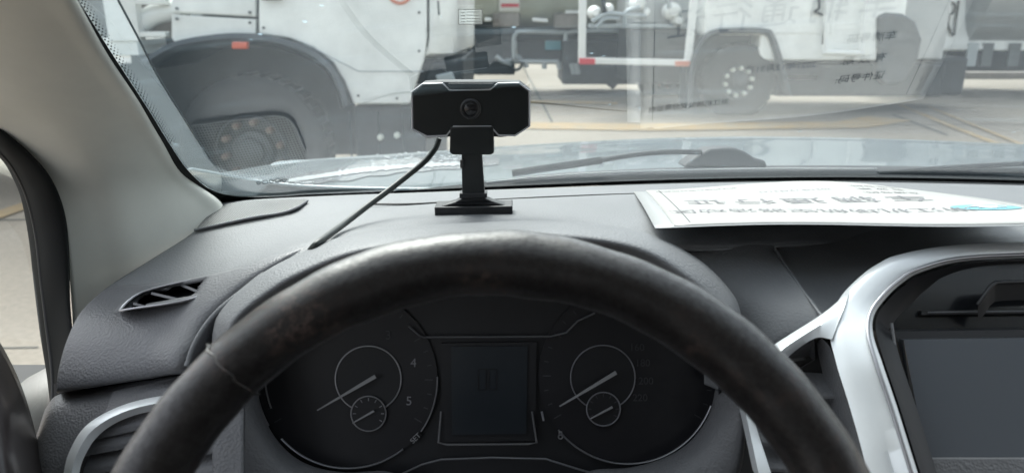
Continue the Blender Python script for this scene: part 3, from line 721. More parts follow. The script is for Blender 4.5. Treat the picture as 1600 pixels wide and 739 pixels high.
for y0, y1 in ((676,646),(702,676),(733,709),(768,745)):
    b = MB(); b.prism(DD([(150 if y0 < 700 else 130,y0,.563),(340,y1-12,.555),(340,y1,.555),(147 if y0 < 700 else 128,y0+13,.563)]), np.array([0, .030, .020])); link('vent_slat', b, 'dash_side_plastic', lp, bevel=.0015)

# --- binnacle hood over the instruments
ridge = DD([(330,560,.56),(333,515,.565),(345,484,.572),(385,445,.580),(450,404,.588),(560,364,.596),(760,347,.600),(900,347,.600),(1010,364,.588),(1090,404,.575),(1140,452,.562),(1158,492,.556),(1160,560,.55)])
backr = DD([(350,560,.62),(350,520,.63),(362,490,.635),(405,450,.64),(470,408,.645),(575,368,.65),(760,352,.655),(890,352,.655),(1000,372,.645),(1070,414,.635),(1115,462,.625),(1128,500,.62),(1130,560,.61)])
lip = DD([(352,570,.535),(352,525,.535),(366,492,.535),(408,456,.538),(470,420,.54),(575,384,.54),(760,366,.545),(900,366,.545),(1000,384,.54),(1072,424,.538),(1120,468,.535),(1138,505,.53),(1142,560,.53)])
lip2 = DD([(366,575,.535),(366,530,.536),(382,500,.537),(424,468,.54),(485,434,.542),(585,402,.543),(760,386,.548),(900,386,.547),(990,402,.543),(1056,440,.54),(1100,482,.537),(1122,515,.533),(1128,560,.532)])
inn2 = DD([(398,640,.622),(400,580,.622),(410,540,.625),(445,500,.628),(500,476,.63),(600,462,.632),(760,456,.634),(900,456,.634),(990,468,.632),(1050,486,.63),(1100,520,.626),(1124,570,.622),(1126,640,.622)])
inner = spline(inn2, 8)
b = net([backr, ridge, lip, lip2], 8, 6); hd = link('binnacle_hood', b, 'dash_plastic', dash, smooth=180)
b = MB(); b.loft([spline(lip2, 8), [(p+q)/2 for p, q in zip(spline(lip2, 8), inner)], inner]); link('hood_lining', b, 'panel_black', hd, smooth=180, solid=.002)

# --- instrument cluster (plate faces the driver)
DC = .622; U = DC/F
def C3(px, py, lift=0.0): return D3(px, py, DC) - FW*lift
cl_b = MB(); cl_b.prism([C3(*q) for q in [(392,560),(398,500),(440,470),(600,455),(930,455),(1090,475),(1128,520),(1130,600),(1128,800),(395,800)]], FW*.02)
cl = link('instrument_cluster', cl_b, 'panel_black', car)
def disc(cx, cy, r, lift, n=64): return [C3(cx+r*math.cos(a), cy+r*math.sin(a), lift) for a in np.linspace(0, 2*math.pi, n, endpoint=False)]
def arc(cx, cy, r, a0, a1, lift, n=40): return [C3(cx+r*math.cos(math.radians(a)), cy+r*math.sin(math.radians(a)), lift) for a in np.linspace(a0, a1, n)]
def hand(x0, y0, x1, y1, w0, w1, lift, m):
    t = np.array([x1-x0, y1-y0]); t = t/np.hypot(*t); nn = np.array([-t[1], t[0]])
    q = [(x0+nn[0]*w0, y0+nn[1]*w0), (x1+nn[0]*w1, y1+nn[1]*w1), (x1-nn[0]*w1, y1-nn[1]*w1), (x0-nn[0]*w0, y0-nn[1]*w0)]
    b = MB(); b.prism([C3(*p, lift) for p in q], -FW*.0012); return b
for (cx, cy, R_, rx, ry, rr, sx, sy, sr, hx0, hy0, hx1, hy1, shx0, shy0, shx1, shy1, pr) in (
    (545,592,139, 577,590,51, 578,643,27, 590,584,501,636, 587,638,554,657, 'dial_print'),
    (980,586,139, 941,588,50, 941.5,636,26, 960,578,873,630, 955,632,921,650, 'dial_dim')):
    b = MB(); b.prism(disc(cx, cy, R_, .002), -FW*.001); fc = link('dial', b, 'dial_face', cl)
    b = MB(); b.tube(disc(rx, ry, rr, .0045), .0007 if pr == 'dial_print' else .0006, 6, closed=True); link('dial_ring', b, 'dial_silver' if pr == 'dial_print' else 'dial_print', cl, smooth=60)
    b = MB(); b.prism(disc(rx, ry, rr-1.5, .0032), -FW*.0008); link('dial_centre', b, 'panel_black', cl)
    b = MB(); b.prism(disc(sx, sy, sr, .0052), -FW*.0008); link('small_dial', b, 'panel_black', cl)
    b = MB(); b.tube(disc(sx, sy, sr, .0062, 40), .0006, 6, closed=True); link('small_dial_ring', b, 'dial_silver' if pr == 'dial_print' else 'dial_print', cl, smooth=60)
    link('needle', hand(hx0, hy0, hx1, hy1, 3.0, .9, .010, 0), 'needle', cl)
    link('small_needle', hand(shx0, shy0, shx1, shy1, 1.6, .8, .0075, 0), 'needle', cl)
    tk_ = MB()
    for k in range(9):
        a = math.radians(150+k*30); 
        tk_.prism([C3(sx+math.cos(a+d)*sr*q, sy+math.sin(a+d)*sr*q, .0062) for q, d in ((.72, -.03), (.9, -.03), (.9, .03), (.72, .03))], -FW*.0004)
    link('tick_marks', tk_, pr, cl)
    tk_ = MB()
    for k in range(25):
        a = math.radians(150+k*10); wq = .006
        tk_.prism([C3(cx+math.cos(a+d)*R_*q, cy+math.sin(a+d)*R_*q, .003) for q, d in ((.90 if k % 3 else .86, -wq), (.95, -wq), (.95, wq), (.90 if k % 3 else .86, wq))], -FW*.0003)
    link('scale_marks', tk_, 'dial_dim', cl)
for (cx, cy, r, a0, a1, rad) in ((545,590,139, 138, 52, .0010), (545,592,139, 35, -2, .0008), (545,592,142, 183, 150, .0010), (545,588,128, 176, 158, .0007),
                                 (980,585,137, 142, 20, .0009)):
    b = MB(); b.tube(arc(cx, cy, r, a0, a1, .004), rad, 6); link('chrome_arc', b, 'dial_silver', cl, smooth=60)
for pts, m in (([(640,508),(657,523),(664,525),(860,524),(884,518),(902,500),(928,488)], 'dial_silver'), ([(690,640),(686,688),(700,691),(825,690),(838,688),(831,640)], 'dial_silver'),
            ([(560,775),(628,737),(660,722),(690,714),(770,711),(852,713),(880,722),(930,737),(990,775)], 'dial_silver'), ([(846,640),(849,654)], 'dial_print')):
    b = MB(); b.tube([C3(x, y, .006) for x, y in pts], .0009, 6); link('trim_line', b, m, cl, smooth=60)
b = MB(); b.prism([C3(x, y, .001) for x, y in [(690,535),(838,533),(836,686),(692,688)]], -FW*.003); link('display_frame', b, 'panel_black', cl)
b = MB(); b.prism([C3(x, y, .005) for x, y in [(706,540),(824,539),(822,674),(707,676)]], -FW*.001); lcd = link('display', b, 'lcd', cl)
def text_mesh(s, size, ext=.0):
    cu = bpy.data.curves.new('t', 'FONT'); cu.body = s; cu.size = size; cu.align_x = 'CENTER'; cu.align_y = 'CENTER'; cu.extrude = ext
    o = bpy.data.objects.new('t', cu); COL.objects.link(o); dg = bpy.context.evaluated_depsgraph_get()
    me = o.evaluated_get(dg).to_mesh(); V = [np.array(v.co) for v in me.vertices]; Fs = [tuple(p.vertices) for p in me.polygons]
    bpy.data.objects.remove(o); return V, Fs
def cl_text(s, px, py, size, m, name='dial_number', rot=0, lift=.004):
    V, Fs = text_mesh(s, size, .0002); ca, sa = math.cos(rot), math.sin(rot); c = C3(px, py, lift); b = MB()
    b.add([c+RT*(v[0]*ca-v[1]*sa)+UP*(v[0]*sa+v[1]*ca)-FW*v[2] for v in V], Fs); return link(name, b, m, cl)
for s, x, y in (('3', 608, 523), ('4', 647, 566), ('5', 640, 625)): cl_text(s, x, y, .0105, 'dial_print' if s != '3' else 'dial_dim')
for s, x, y in (('160', 994, 542), ('180', 1003, 566), ('200', 1008, 594), ('220', 999, 620)): cl_text(s, x, y, .0085, 'dial_dim')
b = MB(); b.prism([C3(x, y, .004) for x, y in [(643,682),(655,672),(660,678),(648,688)]], -FW*.0006); link('button_label', b, 'panel_black', cl)
cl_text('SET', 651, 681, .0062, 'needle', 'set_text', rot=.75, lift=.0065)
b = MB(); b.tube(disc(875, 679, 3.2, .006, 12), .0006, 5, closed=True); b.tube([C3(873, 675, .006), C3(873, 671, .006), C3(877, 671, .006), C3(877, 675, .006)], .0005, 5); link('warning_symbol', b, 'dial_silver', cl)
for bx in (754, 770):
    b = MB(); b.tube([C3(bx+x*6, 590+y*16, .0065) for x, y in ((-1,-1),(1,-1),(1,1),(-1,1))], .0005, 4, closed=True); link('display_segment', b, 'dial_face', lcd)
# surround that cups the dials
inn_c = [(399,540),(401,600),(408,640),(425,678),(455,712),(495,732),(545,740),(600,738),(640,750),(690,765),(840,765),(890,752),(930,736),(985,732),(1040,716),(1080,690),(1108,650),(1120,600),(1124,540)]
mid_c = [(385,545),(386,605),(394,652),(412,694),(442,732),(488,760),(545,776),(600,780),(640,790),(690,800),(840,800),(890,790),(935,775),(1000,765),(1060,742),(1104,708),(1130,660),(1140,603),(1142,540)]
out_c = [(352,545),(348,605),(350,660),(362,715),(390,770),(440,830),(545,850),(600,860),(640,870),(690,880),(840,880),(890,870),(950,850),(1030,830),(1110,790),(1150,740),(1162,680),(1160,605),(1158,540)]
b = net([[D3(x, y, .620) for x, y in inn_c], [D3(x, y, .600) for x, y in inn_c], [D3(x, y, .578) for x, y in mid_c], [D3(x, y, .568) for x, y in out_c], [D3(x, y+6, .60) for x, y in out_c]], 5, 5)
link('cluster_surround', b, 'dash_side_plastic', dash, smooth=180)
# filler behind the wheel, left and right of the surround
b = net([DD([(288,584,.585),(320,545,.59),(352,540,.60)]), DD([(290,660,.58),(320,650,.58),(352,640,.575)]), DD([(290,760,.57),(330,760,.57),(375,760,.57)]), DD([(290,900,.56),(330,900,.56),(460,900,.56)])], 8, 8)
link('column_panel', b, 'dash_side_plastic', dash, smooth=180)

# --- valley right of the binnacle and pad above the centre stack
rV = [DD([(1060,352,.66),(1120,350,.665),(1170,352,.67),(1212,358,.67)]),
      DD([(1060,378,.62),(1110,378,.622),(1165,382,.622),(1213,393,.620)]),
      DD([(1080,430,.60),(1130,432,.596),(1190,436,.586),(1243,438,.576)]),
      DD([(1100,500,.595),(1150,500,.580),(1210,496,.560),(1283,492,.545)]),
      DD([(1100,560,.595),(1150,560,.580),(1200,560,.560),(1260,540,.552)]),
      DD([(1100,600,.60),(1150,620,.585),(1200,620,.565),(1260,600,.56)])]
b = net(rV, 14, 12); link('dash_pad', b, 'dash_plastic', dash, smooth=180, solid=.003)
rW = [DD([(1190,340,.70),(1260,338,.72),(1400,338,.72),(1560,344,.71),(1800,350,.70)]),
      DD([(1206,372,.655),(1262,362,.68),(1400,358,.685),(1560,362,.68),(1800,368,.67)]),
      DD([(1222,404,.618),(1275,396,.628),(1400,384,.638),(1560,374,.645),(1800,378,.64)]),
      DD([(1252,448,.584),(1300,442,.592),(1400,410,.596),(1560,390,.615),(1800,392,.615)]),
      DD([(1286,496,.556),(1330,480,.560),(1410,440,.568),(1560,410,.592),(1800,410,.595)])]
b = net(rW, 14, 12); link('dash_pad', b, 'dash_plastic', dash, smooth=180, solid=.003)
b = MB(); b.tube(spline(DD([(1212,392,.617),(1228,415,.598),(1250,448,.570),(1284,494,.540)]), 6), .0013, 8); link('pad_piping', b, 'dash_plastic', dash, smooth=60)

# --- centre stack: silver surround, side vent, screen
def CS(L_): return [p*.92 for p in DD(L_)]
cs_o = CS([(1392,860,.50),(1366,780,.515),(1346,700,.53),(1326,630,.545),(1306,565,.56),(1296,512,.575),(1312,466,.592),(1345,431,.60),(1372,412,.606),(1404,398,.612),(1480,384,.625),(1600,378,.635),(1780,375,.64)])
cs_1 = CS([(1428,860,.495),(1398,780,.51),(1374,700,.524),(1352,630,.538),(1332,565,.552),(1318,515,.567),(1330,472,.584),(1358,438,.592),(1384,420,.598),(1414,406,.604),(1486,391,.617),(1600,385,.628),(1780,383,.633)])
cs_2 = CS([(1440,860,.502),(1410,780,.517),(1386,700,.53),(1364,630,.544),(1344,565,.558),(1334,520,.572),(1344,482,.588),(1368,450,.596),(1392,430,.602),(1422,414,.608),(1492,398,.620),(1600,392,.630),(1780,390,.635)])
cs_3 = CS([(1470,860,.490),(1438,780,.505),(1412,700,.519),(1390,630,.533),(1368,565,.547),(1356,520,.562),(1360,488,.578),(1380,460,.588),(1404,438,.596),(1432,421,.602),(1496,404,.615),(1600,398,.626),(1780,395,.631)])
cs_4 = CS([(1480,860,.492),(1448,780,.507),(1422,700,.521),(1400,630,.535),(1378,565,.549),(1364,520,.564),(1367,490,.580),(1387,463,.591),(1410,442,.599),(1437,426,.605),(1500,409,.618),(1600,403,.629),(1780,400,.634)])
cs_2 = [p*(1-.0075) for p in cs_2]
R5 = [spline(r, 8) for r in ([p*1.03 for p in cs_o], cs_o, cs_1, cs_2, cs_3, cs_4, [p*1.03 for p in cs_4])]
b = MB(); b.loft(R5)
so = spline(CS([(1185,562,.579),(1213,536,.580),(1285,490,.582),(1330,452,.594)]), 6)
si = spline(CS([(1215,575,.574),(1240,550,.573),(1274,528,.570),(1300,530,.566)]), 6)
b.loft([[p*1.03 for p in so], so, [p*.99 for p in [(p+q)/2 for p, q in zip(so, si)]], si, [p*1.04 for p in si]])
b.prism(CS([(1164,640,.572),(1176,650,.571),(1212,760,.55),(1190,760,.551)]), (0, .02, 0))
tr = link('centre_stack', b, 'silver_trim', car, smooth=60)
b = MB(); b.tube(spline([p*.998 for p in cs_3], 8), .0014, 8); link('chrome_bead', b, 'dial_silver', tr, smooth=60)
b = MB(); b.prism(CS([(1180,600,.605),(1240,545,.605),(1296,508,.605),(1316,545,.60),(1380,800,.575),(1200,800,.60)]), (0, .02, 0)); vd = link('side_vent', b, 'soft_black', tr)
b = MB(); b.loft([CS([(1232,552,.576),(1272,531,.573),(1274,560,.60),(1240,580,.60)]), CS([(1225,560,.60),(1262,560,.61),(1270,575,.615),(1240,590,.615)])]); link('vent_cheek', b, 'dash_side_plastic', vd)
rows = [spline(CS([(1284,528,.570),(1298,545,.567),(1312,590,.56),(1346,700,.54),(1372,790,.525)]), 6), spline(CS([(1276,536,.59),(1280,560,.592),(1292,610,.59),(1322,720,.575),(1345,800,.565)]), 6)]
b = MB(); b.loft(rows); link('vent_cheek', b, 'dash_side_plastic', vd, smooth=60)
for y0 in (600, 640, 680, 720):
    b = MB(); b.prism(CS([(1190,y0+10,.585),(1330+(y0-600)*.3,y0+20,.575),(1330+(y0-600)*.3,y0+26,.575),(1190,y0+17,.585)]), (0, .02, .008)); link('vent_slat', b, 'dash_side_plastic', vd, bevel=.001)
# dark recessed fascia
bz = [(1486,860),(1452,780),(1426,700),(1404,630),(1382,565),(1369,520),(1371,492),(1390,466),(1413,446),(1440,430),(1502,413),(1600,407),(1780,404)]
f0 = spline([D3(x, y, p@FW*1.005) for (x, y), p in zip(bz, cs_4)], 6)
f1 = spline([D3(x+(12 if i < 6 else 10), y+(0 if i < 6 else 12), (p@FW)*1.03) for i, ((x, y), p) in enumerate(zip(bz, cs_4))], 6)
f2 = spline([D3(x+(26 if i < 6 else 16), y+(0 if i < 6 else 26), (p@FW)*1.035) for i, ((x, y), p) in enumerate(zip(bz, cs_4))], 6)
b = MB(); b.loft([f0, f1, f2]); link('fascia_lip', b, 'panel_black', tr, smooth=60)
_o = D3(1412,531,.543); _nn = np.cross(D3(1800,526,.552)-_o, D3(1447,716,.515)-_o)
def PL(L_, off=0.0): return [D3(x, y, 1)*((_o@_nn)/(D3(x, y, 1)@_nn))*(1-off) for x, y in L_]
b = MB(); b.prism(PL([(1376,520),(1380,470),(1410,440),(1440,428),(1500,412),(1600,404),(1800,400),(1800,900),(1500,900)], -.03), FW*.03); link('fascia', b, 'gloss_black', tr)
b = MB(); b.prism(PL([(1398,518),(1800,512),(1800,900),(1495,900)], -.005), FW*.012); link('screen_surround', b, 'panel_black', tr)
b = MB(); b.prism(PL([(1412,531),(1800,526),(1800,714),(1447,714)], .004), FW*.005); sc_ = link('screen', b, 'screen', tr)
b = MB(); b.tube(PL([(1393,505),(1398,540),(1420,620),(1448,716),(1462,790)], .02), .0012, 8); link('screen_edge', b, 'dash_side_plastic', tr)
b = MB(); b.prism(PL([(1447,717),(1800,717),(1800,900),(1490,900)], .012), FW*.006); link('button_panel', b, 'dash_side_plastic', tr)
b = MB(); b.prism(PL([(1440,486),(1800,481),(1800,487),(1440,492)], -.022), FW*.006); link('disc_slot', b, 'soft_black', tr)
b = MB(); b.tube(PL([(1450,488),(1800,483)], -.018), .0006, 6); link('slot_edge', b, 'dash_side_plastic', tr)
kb_ = spline(CS([(1528,476,.60),(1538,462,.60),(1550,446,.602),(1566,441,.604),(1640,440,.61),(1700,442,.612)]), 5)
b = MB(); b.tube(kb_, .0016, 8); b.loft([kb_, [p*1.01-UP*.014 for p in kb_]]); link('knob_hood', b, 'panel_black', tr, smooth=50)

# --- A pillar trim, door, mirror, roof and the rest of the cabin shell
stA = [(170,-110),(220,0),(262,84),(303,172),(332,250),(352,296)]
stA = [on_glass(x, y, .010) for x, y in [(-34,-210),(39,-115),(109,0),(159,85),(209,158),(245,217),(284,276)]]+[D3(340,319,.855), D3(350,350,.85)]
stB = DD([(-380,-120,.46),(-250,-20,.50),(-130,80,.54),(-50,160,.58),(8,206,.61),(62,262,.64),(96,330,.662),(112,480,.685),(114,560,.68)])
rows = [[p*1.05 for p in stA]]
for sv, bulge in ((0, 0), (.12, -.008), (.35, -.020), (.6, -.020), (.8, .0), (1, .02)):
    rows.append([(a_*(1-sv)+b_*sv)*(1+bulge) for a_, b_ in zip(stA, stB)])
b = net(rows, 8, 8); link('pillar_trim', b, 'pillar_trim', car, smooth=180, solid=.003)
# door seal band
so_ = DD([(-80,130,.60),(-20,188,.61),(8,208,.615),(45,240,.63),(78,280,.645),(98,330,.66),(106,390,.665),(108,470,.66),(112,560,.64),(90,660,.62),(70,740,.60)])
mi_ = DD([(-80,160,.61),(-20,212,.62),(6,232,.625),(32,262,.64),(54,305,.655),(70,360,.665),(78,430,.668),(86,500,.665),(92,580,.65),(84,660,.63),(66,740,.61)])
si_ = DD([(-80,185,.64),(-20,232,.65),(2,248,.655),(18,272,.665),(34,310,.68),(46,370,.69),(54,440,.69),(64,520,.68),(76,600,.665),(78,660,.65),(62,740,.63)])
b = net([[p*1.04 for p in so_], so_, mi_, si_, [p*1.05 for p in si_]], 8, 6)
dr = link('door', b, 'rubber', car, smooth=60)
b = MB(); b.tube(spline([(p+q)/2 for p, q in zip(mi_, si_)], 5), .0025, 8); link('door_seal', b, 'soft_black', dr, smooth=60)
b = net([DD([(-300,420,.60),(-120,455,.60),(-30,500,.60),(6,545,.60),(40,620,.60),(72,740,.58)]), DD([(-300,500,.52),(-140,540,.50),(-60,580,.50),(-10,640,.50),(20,700,.50),(50,800,.50)]),
         DD([(-300,900,.46),(-150,900,.46),(-60,900,.46),(-20,900,.46),(10,900,.46),(40,900,.46)])], 8, 8)
link('door_panel', b, 'door_dark', dr, smooth=180, solid=.01)
b = MB(); cm = D3(66, 640, .80); b.lathe([(.001,-.03),(.03,-.028),(.045,-.01),(.05,.03),(.045,.07),(.03,.09),(.001,.1)], cm+np.array([-.005,0,-.02]), n=24); link('door_mirror', b, 'mirror_paint', dr, smooth=180)
b = MB(); b.add(DD([(-500,100,.70),(-20,150,.70),(30,250,.70),(70,400,.70),(86,560,.68),(60,700,.66),(-60,560,.64),(-500,440,.64)]), [tuple(range(8))]); link('side_window', b, 'side_glass', dr)
# roof, passenger side, seats and floor
rf = [[np.array([x, .15-.10*(x-.36)**2, z-.0]) for x, z in ((-.46,.13),(-.35,.22),(0,.27),(.36,.285),(.75,.27),(1.08,.22),(1.2,.13))],
      [np.array([x, .02, z]) for x, z in ((-.50,.13),(-.38,.24),(0,.30),(.36,.315),(.75,.30),(1.1,.24),(1.24,.13))],
      [np.array([x, -.8, z]) for x, z in ((-.50,.12),(-.38,.24),(0,.31),(.36,.325),(.75,.31),(1.1,.24),(1.24,.12))],
      [np.array([x, -1.7, z]) for x, z in ((-.46,.02),(-.36,.14),(0,.20),(.36,.215),(.75,.20),(1.08,.14),(1.2,.02))]]
b = net(rf, 6, 8); link('roof', b, 'headliner', car, smooth=180, solid=.03, offset=1)
b = MB(); b.box((-.62,-1.7,-1.15), (-.50,.50,-.36)); b.box((1.24,-1.7,-1.15), (1.36,.60,-.36)); link('door_card', b, 'cabin_dark', car, bevel=.03)
b = MB(); b.box((-.60,-1.8,-1.2), (1.34,.75,-1.12)); link('cabin_floor', b, 'cabin_dark', car)
b = MB(); b.box((-.6,.72,-1.15), (1.34,.80,-.40)); link('firewall', b, 'cabin_dark', car)
for x0 in (-.24, .52):
    b = MB(); b.box((x0,-.55,-.85), (x0+.5,.0,-.70)); b.prism([np.array(p) for p in ((x0,-.32,-.75),(x0+.5,-.32,-.75),(x0+.47,-.46,-.02),(x0+.03,-.46,-.02))], (0,-.14,0)); b.box((x0+.11,-.56,.0), (x0+.39,-.44,.19)); link('seat', b, 'cabin_fabric', car, bevel=.05)
b = MB(); b.box((-.5,-1.5,-.85), (1.24,-1.05,-.70)); b.box((-.5,-1.62,-.75), (1.24,-1.45,-.08)); link('rear_seat', b, 'cabin_fabric', car, bevel=.05)
for sx, x in ((-1, -.52), (1, 1.24)):
    b = MB(); b.box((x-.04,-.70,-.45), (x+.04,-.55,.16)); link('door_pillar', b, 'cabin_dark', car, bevel=.02)
b = MB(); b.tube([np.array(p) for p in ((1.08,.88,-.22),(1.14,.60,-.06),(1.17,.32,.10),(1.2,.1,.14))], .045, 10); link('pillar_trim', b, 'pillar_trim', car, smooth=60)

# --- steering wheel
RM, RS, DCW, DLT, YC = .1735, .0165, .322, math.radians(16), -.180
A0 = -.0095
wc = FW*DCW+UP*YC+RT*A0
wu = UP*math.cos(DLT)+FW*math.sin(DLT); wn = FW*math.cos(DLT)-UP*math.sin(DLT)
b = MB(); rows = []
N1, N2 = 260, 28
for i in range(N1):
    a = 2*math.pi*i/N1; d = RT*math.sin(a)+wu*math.cos(a); row = []
    for j in range(N2):
        q = 2*math.pi*j/N2
        r = RS*(1+.035*math.sin(9*a+2*math.sin(3*a))*math.cos(q*2)) * (1+.012*math.sin(37*a+q))
        row.append(wc+d*(RM+r*math.cos(q)*1.0)+wn*(r*math.sin(q)*.95))
    rows.append(row)
b.loft(rows, closed_u=True, closed_v=True); sw = link('steering_wheel', b, 'leather', car, smooth=180)
b = MB(); hc = wc+wn*.03; b.loft([[hc+(RT*math.cos(a)*r+wu*math.sin(a)*r*.9)-wn*h for a in np.linspace(0, 2*math.pi, 32, endpoint=False)] for r, h in ((.070,-.03),(.070,0),(.062,.012),(.03,.018),(.001,.019))], closed_u=True); link('hub', b, 'panel_black', sw, smooth=60)
for a in (math.radians(95), math.radians(-95), math.radians(180)):
    d = RT*math.sin(a)+wu*math.cos(a); b = MB(); b.tube([wc+d*.06+wn*.03, wc+d*.11+wn*.022, wc+d*(RM-.008)], [.03, .022, .018], 12, flat=.5, upv=wn); link('spoke', b, 'dash_side_plastic', sw, smooth=60)
# stitched seam where the cover is joined on the upper left
b = MB(); a0 = math.radians(-46)
pts = []
for q in np.linspace(math.pi*.9, math.pi*2.1, 16):
    d = RT*math.sin(a0)+wu*math.cos(a0); pts.append(wc+d*(RM+RS*1.03*math.cos(q))+wn*RS*math.sin(q))
pts = [p+wn*.0004*math.sin(5*i)+RT*.0012*math.sin(2.3*i) for i, p in enumerate(pts)]
b.tube(pts, .0006, 6); link('cover_seam', b, 'leather', sw, smooth=60)

# ================================================================ DASH CAMERA
YC_ = .675
dc = thing('dash_camera', 'black dashboard camera on a stand behind the steering wheel', 'camera', Y3(740, 337, YC_))
def V3(x, y, dy=0.0): return Y3(x, y, YC_)+np.array([0, dy, 0])
outl = [(642,143),(660,130),(690,128),(783,128),(812,129),(829,142),(829,198),(806,212),(782,215),(772,214),(702,214),(690,215),(667,216),(643,203)]
b = MB(); b.prism([V3(*q) for q in outl], (0, .026, 0)); body = link('camera_body', b, 'cam_shell', dc, bevel=.0012)
face = [(646,145),(662,133),(692,132),(703,142),(766,141),(778,131),(811,131),(825,143),(825,196),(804,210),(780,209),(768,196),(708,196),(697,210),(669,211),(647,200)]
b = MB(); b.prism([V3(*q, -.0025) for q in face], (0, .0023, 0)); link('front_glass', b, 'cam_black', body, bevel=.0005)
b = MB(); b.tube([V3(*q, -.0022) for q in [(644,144),(661,131.5),(692,130.5),(703,141),(766,140),(778,130.5),(811,130),(827,142),(827,197),(805,211.5),(779,211),(767,197.5),(709,197.5),(698,211.5),(668,213),(645,201)]], .00085, 6, closed=True); link('front_rim', b, 'cam_rim', body, smooth=30)
b = MB(); b.prism([V3(*q, -.003) for q in [(700,130),(772,130),(765,139),(706,139.5)]], (0, .003, 0)); link('top_badge', b, 'cam_shell', body, bevel=.0006)
c = V3(735.5, 170, -.0026)
b = MB(); b.lathe([(.0096, .001), (.0094, -.0022), (.0080, -.0030), (.0074, -.0012), (.0045, -.0006), (.0042, -.002), (.0030, -.002)], c, n=40); ln = link('lens_barrel', b, 'cam_shell', body, smooth=35)
b = MB(); b.lathe([(.0074, -.0004), (.005, -.0018), (.0025, -.0026), (.0001, -.0029)], c, n=32); link('lens', b, 'lens_glass', ln, smooth=180)
b = MB(); b.prism([V3(*q, -.004) for q in [(704,198),(771,197),(772,238),(768,241),(708,241),(703,237)]], (0, .022, 0)); link('bracket', b, 'cam_black', dc, bevel=.001)
b = MB(); b.prism([V3(*q, .001) for q in [(721,241),(753,241),(757,303),(722,303)]], (0, .010, 0)); link('stem', b, 'cam_black', dc, bevel=.0008)
b = MB(); b.tube([V3(722,250,-.001), V3(722,262,-.001)], .0018, 8); link('hinge_knob', b, 'cam_shell', dc)
b = MB(); b.prism([V3(*q, -.001) for q in [(718,302),(761,302),(761,309),(718,310)]], (0, .014, 0)); link('collar', b, 'cam_shell', dc, bevel=.0008)
bp = [(679,323),(801,321),(801,334),(680,338)]
b = MB(); b.prism([V3(722,310,.0), V3(756,309,.0), V3(768,315,.001), V3(792,322,.001), V3(688,323,.001), V3(712,316,.001)], (0, .014, 0)); link('neck', b, 'cam_shell', dc, bevel=.002)
b = MB(); b.prism([V3(*q, -.003) for q in bp], (0, .026, .0)); link('base_plate', b, 'cam_shell', dc, bevel=.0012)
cb = spline(DD([(686,217,.715),(680,232,.715),(664,252,.712),(640,272,.705),(604,300,.69),(574,322,.672),(540,348,.640),(514,367,.603),(498,379,.583),(489,387,.582),(482,396,.60)]), 6)
b = MB(); b.tube(cb, .0029, 10); link('power_cable', b, 'cable', dc, smooth=60)

# ================================================================ PERMIT SHEET
FL = np.array([.143,.853]); FR = np.array([.475,.805]); NL = np.array([.112,.553]); NR = np.array([.448,.520])
def sheet(a, b_, lift=0.0):
    p = (NL*(1-a)+NR*a)*(1-b_)+(FL*(1-a)+FR*a)*b_
    z = -.195-.12*(p[1]-.8)+.0025
    z += .013*math.sin(math.pi*min(max(a, 0), 1)*.9)**1.3*(.35+.65*b_)*1.0        # bowed in the middle
    z += .012*max(a, 0)**2*(1-b_)**.7 + .002*math.sin(7*a+3*b_)
    z += .004*(1-b_)*(1-a)
    return np.array([p[0], p[1], z+lift])
pm = thing('permit_sheet', 'white parking permit in a clear plastic sleeve lying on the dashboard top', 'permit', sheet(.5, .5))
def sh_loft(a0, a1, b0, b1, lift, na=24, nb=20): 
    m_ = MB(); m_.loft([[sheet(a, bb, lift) for a in np.linspace(a0, a1, na)] for bb in np.linspace(b0, b1, nb)]); return m_
link('paper', sh_loft(.045, .975, .02, .985, 0), 'paper', pm, smooth=180, solid=.0002)
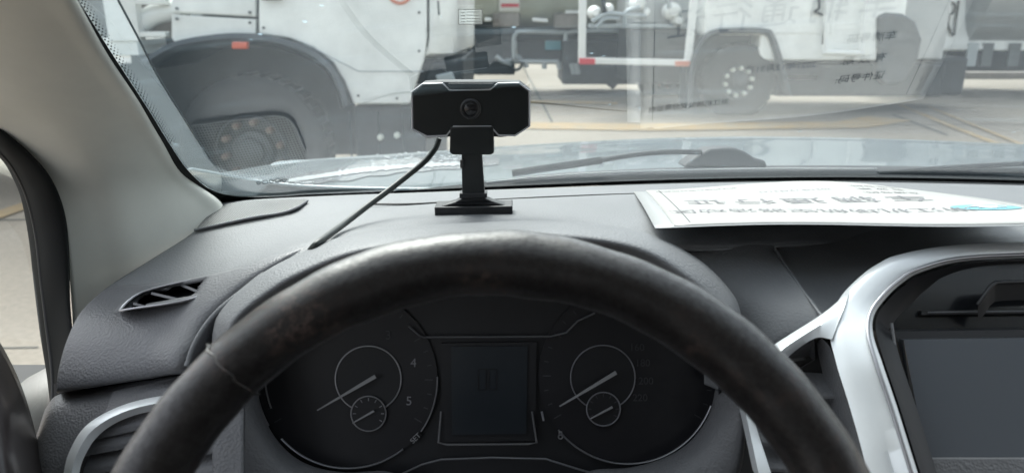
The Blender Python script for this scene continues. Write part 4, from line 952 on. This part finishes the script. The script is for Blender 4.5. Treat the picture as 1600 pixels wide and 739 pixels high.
link('plastic_sleeve', sh_loft(0, 1, 0, 1, -.0005), 'sleeve', pm, smooth=180, solid=.0002)
def sh_text(s, a, b_, size, wgt=1.0, m='ink', name='printed_text', sx=1.0, rot=0.0):
    V, Fs = text_mesh(s, size); Wd, Hd = .335, .29; m_ = MB()
    ca, sa = math.cos(rot), math.sin(rot)
    m_.add([sheet(a-(v[0]*ca*sx-v[1]*sa)/Wd, b_-(v[1]*ca+v[0]*sa*sx)/Hd, .0007) for v in V], Fs)
    return link(name, m_, m, pm)
for ch, a in (('证', .180), ('行', .315), ('通', .450), ('辆', .590), ('车', .730)): sh_text(ch, a, .50, .040, name='title_character')
sh_text('浙江机场航空器活动区', .43, .265, .0225, name='printed_text', sx=1.12)
sh_text('车牌号码:', .735, .640, .0125, m='ink_thin')
sh_text('有 效 期:', .735, .737, .0125, m='ink_thin')
sh_text('证件号码:', .745, .825, .0125, m='ink_thin')
sh_text('浙江机场公安分局监制', .205, .888, .0090, m='ink_thin')
sh_text('2021年12月31日', .485, .740, .0105, m='dial_print')
fr_ = MB()
for (a0, b0, a1, b1) in ((.085, .06, .087, .95), (.925, .06, .927, .95)):
    fr_.loft([[sheet(a0, bb, .0006) for bb in np.linspace(b0, b1, 16)], [sheet(a1, bb, .0006) for bb in np.linspace(b0, b1, 16)]])
link('border_line', fr_, 'ink_thin', pm)
lg = MB(); n = 40
vs = [sheet(.845, .29, .0007)]+[sheet(.845+.082*math.cos(t), .29+.052*math.sin(t), .0007) for t in np.linspace(0, 2*math.pi, n, endpoint=False)]
lg.add(vs, [(0, i+1, (i+1) % n+1) for i in range(n)]); link('logo', lg, 'logo_blue', pm)
lg = MB()
for k, (a0, a1, bb) in enumerate(((.80, .89, .285), (.815, .875, .30), (.82, .86, .27))):
    lg.tube([sheet(a, bb+.008*math.sin((a-a0)/(a1-a0)*6), .0011) for a in np.linspace(a0, a1, 14)], .0008, 5)
link('logo_mark', lg, 'logo_white', pm)

# ---------------------------------------------------------------- tidy
for o in list(bpy.data.objects):
    if '_w' in o: del o['_w']
